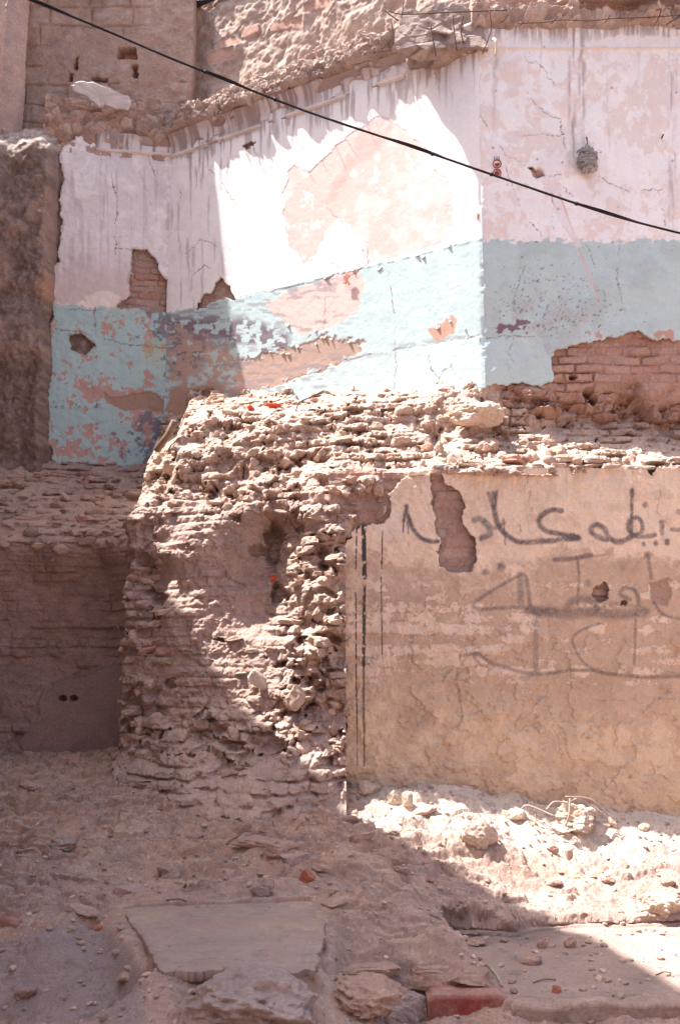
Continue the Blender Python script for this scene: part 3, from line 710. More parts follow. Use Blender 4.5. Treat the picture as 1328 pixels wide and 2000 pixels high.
def fn_blk(px, py, U, Z, h, c):
    # courses of big blocks smeared with mud
    zz = Z + .015 * fbm(U * 2, Z * 2, 611, 3); row = np.floor((zz - 6.62) / .21); fz = (zz - 6.62) / .21 - row
    uu = U + hsh(row, row * 0, 612) * .4; cc = np.floor(uu / .42); fu = uu / .42 - cc
    e = np.minimum(np.minimum(fu, 1 - fu) * .42, np.minimum(fz, 1 - fz) * .21); vis = ss(-.1, .3, fbm(U * 2, Z * 2, 613, 4) + .45 * ss(7.4, 7.0, Z))
    h = h * .6 - .022 * ss(.016, .004, e + .003 * fbm(U * 30, Z * 30, 614, 2)) * vis + .008 * (hsh(row, cc, 615) - .5) * vis
    gaps = ((249, 104, 17, 11), (264, 138, 5, 12), (150, 125, 3, 12), (196, 157, 14, 4), (140, 152, 3, 8))
    for cx, cy, rx, ry in gaps:
        k = ss(1.1, .9, np.maximum(np.abs(px - cx + 2 * fbm(px / 6, py / 6, 616, 2)) / rx, np.abs(py - cy) / ry)); h = h - .11 * k; c = mix(c, (.25, .15, .11), k)
    k = ss(1.1, .9, np.maximum(np.abs(px - 253) / 13, np.abs(py - 103) / 8)); c = mix(c, (.55, .25, .17), k * .8)
    return h, c
lump_wall(WB, 'block_face', T_B, 0, WB.len, 6.5, 8.30, .009, 610, amp=.034, col=(.40, .275, .215), fn=fn_blk)
# turned wall end at the far left that catches the sun
T_E = empty('wall_end', (-3.1, 9.0, 6.6), 'narrow sunlit wall end at the extreme upper left corner', 'wall')
WE = Wall((-3.88, 9.45), (-3.27, 9.02)); lump_wall(WE, 'earth_render', T_E, 0, WE.len, 6.55, 8.3, .012, 630, amp=.012, col=(.50, .36, .30), back=.25)

# dark timber at the top, laid on the upper wall
p0 = WU.hit(368, 16, .03); p1 = WU.hit(440, -14, .03)
o = tube('timber_beam', [p0, (p0 + p1) / 2 + (0, 0, .002), p1, p1 + (p1 - p0) * .6], .035, tinted('dark_timber', (.045, .04, .045), bump=.3), n=4, loc=tuple(p0))
tag(o, 'dark timber beam end jutting at the top edge above the upper wall', 'beam')

# ================================================================== mud wall, far left
T_W = empty('mud_wall', (-2.85, 8.7, 2.9), 'tall dark brown mud wall with a crumbled top coloured pale as if sunlit, at the left edge', 'wall')
def build_mud():
    x = np.arange(-3.75, -2.36, .009); s = np.arange(0, 1, .0024); X, Sv = np.meshgrid(x, s, indexing='ij')
    pxx = 664 + X / 8.75 * F * .93
    top = np.interp(X, [-3.75, -3.1, -2.95, -2.75, -2.6, -2.45, -2.36], [6.62, 6.60, 6.66, 6.55, 6.38, 6.1, 5.8]) + .05 * fbm(X * 5, X * 0, 651, 4)
    Zb = 2.75; Z = Zb + (top - Zb) * Sv
    n = fbm(X * 2, Z * 2, 652, 5); n2 = fbm(X * 8, Z * 8, 653, 5); rg = ridged(X * 2.2, Z * 2.2, 654, 4)
    Y = 8.84 - .05 * n - .026 * n2 + .03 * ss(.8, 1, rg) - .006 * fbm(X * 30, Z * 30, 657, 3) - .012 * ss(.3, .8, fbm(X * 12, Z * 12, 658, 4))
    d = top - Z
    Y = Y + .22 * ss(.35, 0, d) ** 1.2 
    # right edge steps back at the plaster
    pl = 8.92 + (X + 3.35) * (9.2 - 8.92) / 1.7
    edge = -2.70 + .03 * fbm(Z * 3, Z * 0 + 2, 655, 4) + .0 * Z
    k = ss(-.05, .03, X - edge)
    Y = Y * (1 - k) + (pl + .05) * k
    c = np.tile(np.array(C_MUD), X.shape + (1,))
    c = mix(c, (.36, .25, .20), ss(-.1, .6, n2 + .3 * n) * .6); c = mix(c, (.17, .11, .085), ss(.1, .8, -n) * .7)
    c = mix(c, (.50, .42, .37), ss(.5, .1, d + .12 * n) * .85); c = mix(c, (.48, .25, .16), ss(.15, .05, np.hypot(X + 2.72, (Z - 4.95))) * .5)  # top coloured pale to stand for the sun on it
    c = mix(c, (.14, .095, .08), ss(.15, .6, fbm(X * 14, Z * 14, 656, 5)) * .6); c = mix(c, (.34, .25, .21), ss(.2, .6, fbm(X * 26, Z * 22, 659, 4)) * .5)
    # back sheet over the top
    P0 = np.stack([X, Y, Z], -1)
    grid_obj('mud_face', P0, M_EARTH, T_W, c, back=(0, .5, .03), smooth=True)
build_mud()
# reddish rubble between mud wall top and cornice, and the loose white plaster piece
T_RB = empty('rubble_fill', (-2.45, 9.0, 6.35), 'reddish rubble fill above the left painted wall, under the upper blocks', 'rubble')
debris(WL, 'rubble_face', T_RB, .5, WL.len - .05, [(-.03, 6.35), (-.01, 6.5), (.0, 6.62), (-.02, 6.8), (-.07, 6.95), (-.16, 7.04), (-.4, 7.1)], .05, 660, col=(.36, .225, .17))
def flat_piece(name, pts2, P0, e1, e2, th, mat, seed, label, cat, col):
    """irregular flat fragment: outline in metres in the plane e1,e2"""
    pts = smooth_pts(pts2 + [pts2[0]], 5)[:-1]; n = len(pts)
    jit = np.random.RandomState(seed).normal(size=(n, 2)) * .006; pts = pts + jit
    e3 = np.cross(e1, e2); e3 /= np.linalg.norm(e3); c0 = pts.mean(0)
    vs = []; fs = []
    rings = [(1.0, -th/2), (1.0, th/2 * .5), (.93, th/2), (.5, th/2 * 1.1)]
    for sc, hz in rings:
        for p in pts:
            q = c0 + (p - c0) * sc; vs.append(P0 + e1 * q[0] + e2 * q[1] + e3 * hz)
    vs.append(P0 + e1 * c0[0] + e2 * c0[1] + e3 * th/2 * 1.1); vs.append(P0 + e1 * c0[0] + e2 * c0[1] - e3 * th/2)
    for r_ in range(len(rings) - 1):
        for k in range(n): fs.append((r_*n+k, r_*n+(k+1) % n, (r_+1)*n+(k+1) % n, (r_+1)*n+k))
    m = len(rings); tri = [((m-1)*n+k, (m-1)*n+(k+1) % n, m*n) for k in range(n)] + [((k+1) % n, k, m*n+1) for k in range(n)]
    me = bpy.data.meshes.new(name); me.from_pydata([tuple(v - P0) for v in vs], [], fs + tri); me.update()
    a = me.color_attributes.new('Col', 'FLOAT_COLOR', 'POINT'); cc = np.ones((len(vs), 4), np.float32); cc[:, :3] = np.array(col) * np.random.RandomState(seed).uniform(.72, 1.08, (len(vs), 1)); a.data.foreach_set('color', cc.ravel())
    o = link(me, name, mat, None, False); o.location = tuple(P0)
    return tag(o, label, cat)
pc = WL.hit(195, 185, .1); k = 9.0 / F * 1.06
flat_piece('plaster_fragment', [((x - 195) * k, (185 - y) * k) for x, y in [(140,172),(158,163),(200,167),(235,180),(254,188),(250,208),(232,210),(205,205),(190,208),(170,190),(148,184)]], pc, WL.t, np.array([0, -.25, .97]), .035, M_PLASTER, 5, 'loose white plaster fragment leaning on the reddish rubble at upper left', 'plaster fragment', (.66, .6, .57))

# ================================================================== concrete stub and bars on the corner
T_C = empty('concrete_stub', (1.0, 7.4, 6.36), 'broken concrete beam stub jutting from the wall corner with bent steel bars', 'concrete beam')
def hexa(name, c8, nsub, amp, seed, parent, col, mat=M_EARTH, smooth=False):
    """c8: bottom four (front-left, front-right, back-right, back-left), then top four"""
    c8 = np.array(c8, float); n = nsub; vs = {}; vl = []; fs = []
    def V(i, j, k):
        key = (i, j, k)
        if key not in vs:
            a, b, c = i / n, j / n, k / n
            q = lambda p: (p[0]*(1-a)+p[1]*a)*(1-b) + (p[3]*(1-a)+p[2]*a)*b
            vs[key] = len(vl); vl.append(q(c8[:4])*(1-c) + q(c8[4:])*c)
        return vs[key]
    for i in range(n):
        for j in range(n):
            fs += [(V(i,j,0),V(i,j+1,0),V(i+1,j+1,0),V(i+1,j,0)), (V(i,j,n),V(i+1,j,n),V(i+1,j+1,n),V(i,j+1,n)),
                   (V(i,0,j),V(i+1,0,j),V(i+1,0,j+1),V(i,0,j+1)), (V(i,n,j),V(i,n,j+1),V(i+1,n,j+1),V(i+1,n,j)),
                   (V(0,i,j),V(0,i,j+1),V(0,i+1,j+1),V(0,i+1,j)), (V(n,i,j),V(n,i+1,j),V(n,i+1,j+1),V(n,i,j+1))]
    v = np.array(vl); ctr = v.mean(0); d = v - ctr; L = np.linalg.norm(d, axis=1)[:, None]; d = d / L
    sc = 1 / max(.1, np.ptp(v, axis=0).max())
    nn = n3(v * 9, .6, seed) * .7 + n3(v * 30, .6, seed + 5) * .25
    f1, f2, cid = worley(v[:, 0] * 9 + v[:, 1] * 5, v[:, 2] * 11 + v[:, 1] * 4, seed + 9)
    v = v + d * (amp * (nn + (cid - .5) * ss(0, .2, f2 - f1)))[:, None]
    c = np.tile(np.array(col), (len(v), 1)); c = mix(c, (.22, .16, .14), ss(.1, .8, n3(v * np.array([14, 14, 2.]), 1, seed + 20)) * .7); c = mix(c, (.55, .45, .38), ss(.6, .9, cid) * .4)
    return from_arrays(name, v, np.array(fs), mat, parent, c, smooth, None if parent is not None else tuple(ctr))
fl = at(782, 96, 7.46); fr = at(952, 92, 7.36); zb = 6.36
wmA = WM.pos(np.array(WM.len - .62), np.array(zb), np.array(-.02))
hexa('concrete', [(fl[0], fl[1], 6.44), (fr[0], fr[1], 6.39), (fr[0] + .03, 7.5, 6.40), (wmA[0], wmA[1], 6.42),
     (fl[0] + .02, fl[1] + .08, 6.86), (fr[0] - .02, fr[1] + .08, 6.78), (fr[0], 7.6, 6.8), (wmA[0], wmA[1], 6.78)], 40, .06, 700, T_C, (.31, .235, .205))
def wire(px_pts, Ys, r, mat, parent=None, loc=None, name='steel_bar', n=6, wob=0.0):
    if np.isscalar(Ys): Ys = [Ys] * len(px_pts)
    p = smooth_pts([at(a, b, y) for (a, b), y in zip(px_pts, Ys)], 5)
    if wob: p = p + np.random.RandomState(int(px_pts[0][0])).normal(size=p.shape) * wob
    return tube(name, p, r, mat, parent, n=n, loc=loc)
for pts, Y in (([(758,22),(790,28),(880,24),(990,20)], 7.3), ([(840,48),(846,80),(851,110)], 7.2), ([(884,30),(886,55),(892,100)], 7.18), ([(764,40),(768,75),(762,100)], 7.2),
               ([(788,4),(786,20),(784,35)], 7.3), ([(956,20),(958,60),(942,105)], 7.12), ([(905,28),(900,60),(905,85)], 7.15), ([(745,96),(755,85),(765,76)], 7.25), ([(750,20),(770,35),(778,40)],7.25)):
    wire(pts, Y, .0045, M_STEEL, T_C)
o = wire([(960,76),(967,78),(969,92),(968,108)], [7.4,7.25,7.25,7.27], .011, M_PIPE, None, loc=tuple(at(960,76,7.4)), name='bent_pipe'); tag(o, 'short pale bent pipe hanging right of the concrete stub', 'pipe')
for i, (pts, Y) in enumerate(((([(1010,46),(1060,44),(1100,39),(1150,41),(1200,36),(1270,34),(1340,28)]), 7.36), ([(975,45),(985,38),(992,28)], 7.3), ([(1075,46),(1082,40),(1088,32)], 7.3), ([(1180,45),(1186,38),(1190,30)], 7.3), ([(1277,50),(1285,36),(1290,18),(1280,20)], 7.28), ([(1120,42),(1126,36)], 7.3), ([(1300,48),(1320,36),(1330,28)], 7.3), ([(1016,50),(1022,42)],7.3))):
    wire(pts, Y, .004 if i else .003, M_STEEL, T_R)
def edge_chunks(wall, parent, u0, u1, n, seed, hr=(-.02, .09), zr=(6.66, 6.98)):
    bag = Bag(); q = np.random.RandomState(seed)
    for k in range(n):
        t = q.rand(); u = q.uniform(u0, u1); z = zr[0] + (zr[1] - zr[0]) * t; h = hr[1] * (1 - t) - .22 * t + q.normal() * .012
        s_ = .012 + .04 * q.rand() ** 2; v, f = rock_arrays((s_ * q.uniform(1, 1.7), s_, s_ * q.uniform(.5, .9)), q.randint(1e6), 3 if s_ > .03 else 2, 7, .15)
        bag.add(rot(v, q.rand() * 3, q.rand() * 3, q.rand() * 6) + wall.o + wall.t * u + wall.n * h + np.array([0, 0, z]), f, np.array((.40, .30, .255)) * q.uniform(.65, 1.2))
    o = bag.build('loose_chunks', M_BRICK, parent); o['kind'] = 'stuff'
edge_chunks(WM, T_M, .0, WM.len - .45, 240, 71, hr=(0, .06)); edge_chunks(WR, T_R, .0, 2.4, 170, 72, hr=(0, .05), zr=(6.66, 6.86))
# thin bars poking out of the slab edge over the slanting wall (their shadows rake across it)
rs = np.random.RandomState(4)
for k in range(22):
    u = rs.uniform(.25, WM.len - .7); a = WM.o + WM.t * u + WM.n * .06; a = a + np.array([0, 0, 6.64 + rs.uniform(-.01, .06)])
    d = WM.n * rs.uniform(.05, .14) + WM.t * rs.uniform(-.09, .09) + np.array([0, 0, rs.uniform(-.09, .03)])
    tube('steel_bar', [a, a + d * .5 + rs.normal(size=3) * .006, a + d], .0028, M_STEEL, T_M, n=5)

# ================================================================== GRAFFITI WALL
T_G = empty('graffiti_wall', (1.3, 6.9, .55), 'tan rendered wall covered in sprayed dark grey Arabic graffiti, right of the brick ruin', 'wall')
brickwork(WG, 'brickwork', T_G, .02, 3.0, .3, 2.86, .009, 160, base=-.045, amp=.02, back=.4)
def zz6(L): return [(664 + a / 2, 900 + b / 2) for a, b in L]
STRK = [  # sprayed strokes: (points, width, opacity)
 ([(258,178),(262,195),(266,218),(282,262),(312,300),(348,316),(380,314)], 13, .85), ([(262,176),(254,200),(250,232)], 12, .95), ([(250,225),(246,280)], 3, .8), ([(262,235),(268,285)], 3, .7),
 ([(600,128),(600,190),(618,252),(650,290),(700,317),(780,316),(860,308),(930,302)], 17, .72), ([(578,128),(598,185)], 13, .6), ([(612,118),(606,190)], 9, .6), ([(525,232),(545,228),(566,245),(582,268),(582,290),(552,304)], 21, .68), ([(566,240),(600,262),(636,240)], 16, .5), ([(636,225),(641,270),(643,328)], 4, .6), ([(700,250),(704,275)], 4, .5),
 ([(862,196),(822,194),(785,216),(775,246),(806,274),(866,287),(926,298)], 17, .74), ([(905,300),(930,302)], 24, .5),
 ([(1050,304),(1030,308),(992,292),(977,268),(1000,250),(1030,268),(1044,298),(1078,318),(1112,310),(1142,292)], 17, .72),
 ([(1138,115),(1136,200),(1134,270),(1138,292)], 11, .7), ([(1138,118),(1137,135)], 16, .6), ([(1138,292),(1122,262),(1130,232),(1160,224),(1178,250),(1172,282),(1142,294),(1190,296),(1226,290)], 14, .72),
 ([(1190,170),(1191,174)], 17, .6), ([(1230,320),(1231,324)], 15, .8), ([(1275,316),(1276,321)], 17, .8), ([(1183,324),(1184,328)], 12, .6), ([(1254,240),(1256,285)], 15, .65), ([(1340,262),(1318,270),(1296,268)], 13, .6), ([(1318,200),(1330,205)], 18, .5),
 ([(566,434),(568,437)], 23, .65), ([(627,414),(630,417)], 26, .7), ([(838,386),(900,382),(978,370)], 15, .72), ([(926,385),(932,450),(928,520),(925,560)], 9, .6), ([(978,372),(1030,368)], 8, .35),
 ([(712,442),(640,480),(560,528),(520,562),(540,578),(620,576),(700,572),(800,586)], 12, .62), ([(702,446),(706,560)], 22, .5), ([(726,450),(736,520),(748,580),(780,602)], 13, .62),
 ([(740,582),(820,592),(900,600),(990,590),(1080,602),(1188,590)], 36, .62), ([(880,584),(900,552),(940,538),(980,548),(1004,578)], 24, .58), ([(1010,572),(1090,560),(1185,575)], 14, .35),
 ([(1130,542),(1094,522),(1110,496),(1146,502),(1160,530),(1168,562)], 13, .62), ([(968,474),(969,480)], 20, .6), ([(1103,412),(1104,418)], 24, .3), ([(1197,370),(1206,412),(1216,458)], 12, .62), ([(1196,366),(1197,374)], 22, .6),
 ([(766,600),(765,700),(762,806)], 18, .42), ([(1156,570),(1152,700),(1146,796)], 9, .5), ([(1012,634),(940,664),(906,696),(920,740),(945,784),(992,820)], 8, .55),
 ([(478,1020),(464,900),(456,840),(476,790),(508,756),(534,764)], 7, .4), ([(508,756),(545,760),(590,790),(640,806),(700,824),(770,833),(850,826),(900,820),(980,818),(1040,832),(1130,840),(1220,846),(1340,838)], 12, .6), ([(516,760),(545,795),(570,800)], 9, .5), ([(540,750),(572,780)], 7, .5), ([(1226,556),(1250,590),(1300,614),(1340,620)], 10, .6), ([(1270,832),(1340,836)], 20, .4)]
LINES = [([(92,248),(94,350),(96,456)], 17, .97), ([(95,486),(94,640),(92,800)], 13, .93), ([(92,806),(92,1000),(95,1056)], 10, .75), ([(94,1062),(95,1190)], 7, .7), ([(66,252),(64,330)], 6, .95), ([(63,345),(62,420)], 7, .9), ([(61,515),(63,760),(65,960)], 5, .95), ([(66,960),(68,1190)], 3.4, .9),
 ([(166,276),(163,420)], 5, .9), ([(160,455),(162,600),(165,772)], 4.4, .85)]
def fn_graf(px, py, U, Z):
    n = fbm(px / 22, py / 22, 361, 5); n2 = fbm(px / 7, py / 7, 362, 4); nb = fbm(px / 70, py / 70, 363, 4)
    wx = px + 4 * n + 2.2 * n2; wy = py + 4 * fbm(px / 22 + 40, py / 22, 364, 5) + 2.2 * n2
    sd = polysd(wx, wy, [(676,1560),(672,1480),(673,1400),(669,1290),(671,1160),(669,1062),(686,1040),(704,1022),(748,1024),(765,1000),(762,966),(785,940),(800,917),(860,914),(980,912),(1260,912),(1275,930),(1282,912),(1500,912),(1500,1750),(676,1750)])
    h1 = polysd(wx, wy, [(845,925),(862,922),(870,945),(896,962),(906,990),(902,1028),(924,1052),(931,1090),(922,1118),(890,1119),(856,1106),(852,1080),(858,1060),(850,1010),(842,975),(838,945)])
    h2 = polysd(wx, wy, [(1158,1142),(1178,1136),(1188,1150),(1186,1170),(1165,1172),(1155,1160)], 20)
    h3 = polysd(wx, wy, [(1214,1175),(1224,1173),(1222,1182),(1212,1182)], 10)
    mask = np.minimum.reduce([sd, -h1, -h2 - 100 * 0, -h3 + 0])
    # render layers: cream coat over brown scratch coat
    up = ss(1130, 1085, py - .12 * (px - 900) * 0 + 22 * n + 10 * n2 + np.interp(px, [700, 850, 1000, 1080, 1328], [20, 0, -30, 40, 0]))
    yy = (py + 3.5 * n + 1.5 * n2) / 21.; rwi = np.floor(yy); frr = np.abs(yy - rwi - .5); seg = vn(px / 46 + rwi * 3.7, rwi * 5.1, 374) * .7 + vn(px / 15 + rwi * 9.1, rwi * 5.1, 375) * .3
    stripe = ss(-.02, .05, seg - .62 - frr * .42 + .22 * ss(1120, 1220, py) * ss(1345, 1310, py) * ss(1120, 940, px) + .13 * n2 + .10 * fbm(px / 3, py / 3, 376, 2))
    blot = ss(.12, .28, fbm(px / 26, py / 22, 366, 5) * .8 + .4 * fbm(px / 9, py / 8, 369, 4) - .02 + .3 * ss(760, 690, px))
    low = ss(1350, 1420, py + 25 * n - np.interp(px, [700, 900, 1100, 1328], [-90, -20, 30, 10]) * .7)
    cream = np.clip(np.maximum(np.maximum(up, stripe * ss(1120, 1150, py) * ss(1380, 1330, py)), blot * ss(1100, 1160, py) * ss(1300, 1120, py) * .9 * ss(1330, 700, px)), 0, 1)
    c = np.tile(np.array((.505, .37, .275)), px.shape + (1,))
    c = mix(c, (.42, .295, .21), ss(.0, .6, nb + .4 * n) * .5)
    lowc = np.tile(np.array((.62, .475, .345)), px.shape + (1,)); lowc = mix(lowc, (.50, .365, .265), ss(.0, .4, fbm(px / 30, py / 30, 367, 5)) * .7); lowc = mix(lowc, (.58, .43, .29), ss(.1, .6, nb) * .6)
    lm = low * (1 - .5 * ss(.1, .3, fbm(px / 20, py / 20, 368, 4)))
    c = c * (1 - lm[..., None]) + lowc * lm[..., None]
    c = mix(c, (.42, .31, .25), ss(1500, 1560, py - (px - 690) * .12) * .7)
    cr_ = np.tile(np.array((.72, .565, .435)), px.shape + (1,))
    sk = fbm(px / 5, py / 80, 370, 5)
    cr_ = mix(cr_, (.66, .55, .44), ss(.0, .6, sk) * .5); cr_ = mix(cr_, (.56, .40, .24), ss(.1, .7, -sk) * .5 * ss(1010, 930, py)); cr_ = mix(cr_, (.62, .49, .395), ss(1150, 1300, py) * .7)
    cr_ = mix(cr_, (.5, .37, .28), ss(.2, .7, n) * .4)
    c = c * (1 - cream[..., None]) + cr_ * cream[..., None]
    c = mix(c, (.68, .58, .52), ss(-3, 3, polysd(wx, wy, [(742,1024),(765,985),(782,1000),(775,1022),(745,1045),(728,1030)])) * .6)
    for cx, cy, rx, ry in ((700,1160,30,30),(810,1400,50,40)):
        c = mix(c, (.36, .25, .19), ss(1, .3, np.hypot((px - cx) / rx, (py - cy) / ry)) * .5)
    cr = cracks(px, py, [[(815,1405),(812,1440)],[(1068,1310),(1066,1370),(1085,1430),(1098,1480)],[(890,1320),(895,1390)],[(1060,1440),(1068,1390)],[(978,1390),(982,1355),(1010,1340)],[(1120,1370),(1200,1366),(1330,1364)],[(1145,1510),(1178,1545)],[(1284,925),(1288,960),(1283,1000),(1312,1040)],[(1085,1290),(1092,1310)],[(860,915),(852,930)],[(1030,930),(1035,1000)],[(1068,1180),(1080,1290)]], 375)
    c = mix(c, (.24, .16, .12), ss(1.5, .5, cr) * .55)
    # relief of worn patches
    h = .005 * n + .0016 * n2 + .010 * nb + .004 * (cream > .5) - .003 * ss(2, .5, cr) - .006 * low * ss(.1, .5, fbm(px / 26, py / 26, 371, 5)) 
    h = h + .0035 * fbm(px / 9, py / 9, 377, 4)
    bl = fbm(px / 34, py / 30, 372, 5); h = h + .011 * ss(.12, .22, bl) * ss(1200, 1260, py)
    h = h - .025 * ss(4, 8, h2 + 9) * 0 
    pt = polysd(wx, wy, [(1265,1135),(1305,1130),(1312,1165),(1300,1182),(1275,1180)], 20)
    c = mix(c, (.38, .26, .2), ss(-1, 1, pt)); h = h - .012 * ss(-1, 1, pt)
    # spray paint
    ink = np.zeros(px.shape)
    grain = .80 + .18 * fbm(px / 2.2, py / 2.2, 373, 2) + .18 * fbm(px / 18, py / 18, 378, 3)
    for pts, w, op in STRK:
        P2 = zz6(smooth_pts(pts, 5)); d = linesd(px + .8 * n2, py + .8 * n, P2, 26); w2 = w / 4 
        a = min(1, op * 1.18) * ss(w2 * 1.6 + 1.2, w2 * .5, d) * grain
        ink = np.clip(np.maximum(ink, a) + .3 * np.minimum(ink, a), 0, .93)
    wear = .85 + .15 * up
    c = mix(c, (.115, .095, .10), np.clip(ink * 1.1, 0, .95) * wear)
    line = np.zeros(px.shape)
    for pts, w, op in LINES:
        d = linesd(px + .7 * n2, py, zz6(pts), 10); line = np.maximum(line, op * ss(w / 4 + .5, w / 4 - .4, d) * ss(-.9, -.5, n2 - .1))
    c = mix(c, (.05, .045, .05), line)
    return mask, h, c
plaster(WG, 'earth_render', T_G, .04, 3.0, .3, 2.895, .0048, fn_graf, th=.03, mat=M_GRAF)
# the coping: a couple of broken brick courses
def coping():
    bag = Bag(); rs = np.random.RandomState(11); box_v = np.array([(x, y, z) for z in (-1, 1) for y in (-1, 1) for x in (-1, 1)], float)
    for row, (zc, y0, x0) in enumerate(((2.895, 6.90, .52), (2.945, 6.93, .62), (2.99, 6.97, .95))):
        x = x0
        while x < 3.1:
            L = rs.uniform(.1, .23); 
            if rs.rand() > (.06, .35, .85)[row]:
                v, f = rock_arrays((L / 2, .09, .02), rs.randint(1e6), 3, 4, .1, True)
                v = rot(v, 0, rs.normal() * .02, rs.normal() * .04) + np.array([x + L / 2, y0 + .065 + rs.normal() * .012, zc + rs.normal() * .003])
                col = np.array(C_PALE) * rs.uniform(.75, 1.05)
                if rs.rand() < .12: col = np.array((.5, .26, .19))
                bag.add(v, f, col)
            x += L + .008
    return bag.build('brick_coping', M_BRICK, T_G)
coping()

# ================================================================== THE BRICK RUIN (pier and sloping rubble)
rc = [(335,822,8.4),(470,776,8.72),(600,774,8.36),(760,764,7.92),(880,757,7.58),(960,750,7.47),(1000,800,7.5),(1000,850,7.42),(1100,866,7.42),(1200,868,7.45),(1328,872,7.5),
 (360,838,7.85),(345,870,7.75),(338,930,7.68),(400,818,7.9),(400,900,7.6),(450,806,7.85),(500,812,7.72),(550,804,7.7),(420,960,7.45),(310,1000,7.4),(262,1015,7.45),(500,870,7.56),(500,930,7.42),(600,805,7.62),(600,860,7.42),(600,940,7.12),(700,800,7.55),(700,860,7.32),(700,920,7.02),(760,795,7.6),(760,880,7.2),(760,930,6.98),(830,785,7.52),
 (850,860,7.4),(850,890,7.02),(950,862,7.32),(950,893,6.98),(1000,872,7.3),(1000,898,6.97),(1100,880,7.2),(1100,898,6.97),(1328,890,7.2),(1328,906,6.97),(1600,900,7.1),
 (330,1085,7.28),(400,1040,7.18),(500,1000,7.18),(500,1060,7.25),(540,1030,7.32),(560,1000,7.08),(620,1000,6.93),(660,1000,6.86),(700,980,6.9),(740,1000,6.96),(730,940,6.9),(400,1200,7.16),(330,1200,7.2),(262,1110,7.42),(255,1200,7.4),(250,1300,7.38),(250,1400,7.35),(300,1150,7.45),(320,1110,7.48),(330,1060,7.35),
 (500,1150,7.22),(530,1100,7.32),(590,1100,7.0),(640,1100,6.86),(590,1200,6.95),(500,1250,7.02),(560,1280,6.86),(650,1250,6.84),(400,1350,7.0),(310,1400,7.15),(500,1400,6.85),(600,1380,6.8),(660,1400,6.8),(300,1500,6.85),(400,1500,6.68),(500,1500,6.55),(600,1500,6.55),(665,1500,6.72),(250,1490,7.1),
 (520,1200,7.2),(545,1150,7.2),(610,1150,6.85),(570,1330,6.75),(480,1330,6.95),(620,1440,6.7),(300,1600,6.45),(500,1600,6.2),(680,1600,6.4),(235,1560,6.8)]
rp = [at(*c) for c in rc]
RF = RBF([(p[0], p[2]) for p in rp], [p[1] for p in rp], .05)
T_P = empty('brick_ruin', (-.5, 7.2, .7), 'crumbling brick pier and sloping rubble heap between the niche and the graffiti wall', 'ruined wall')
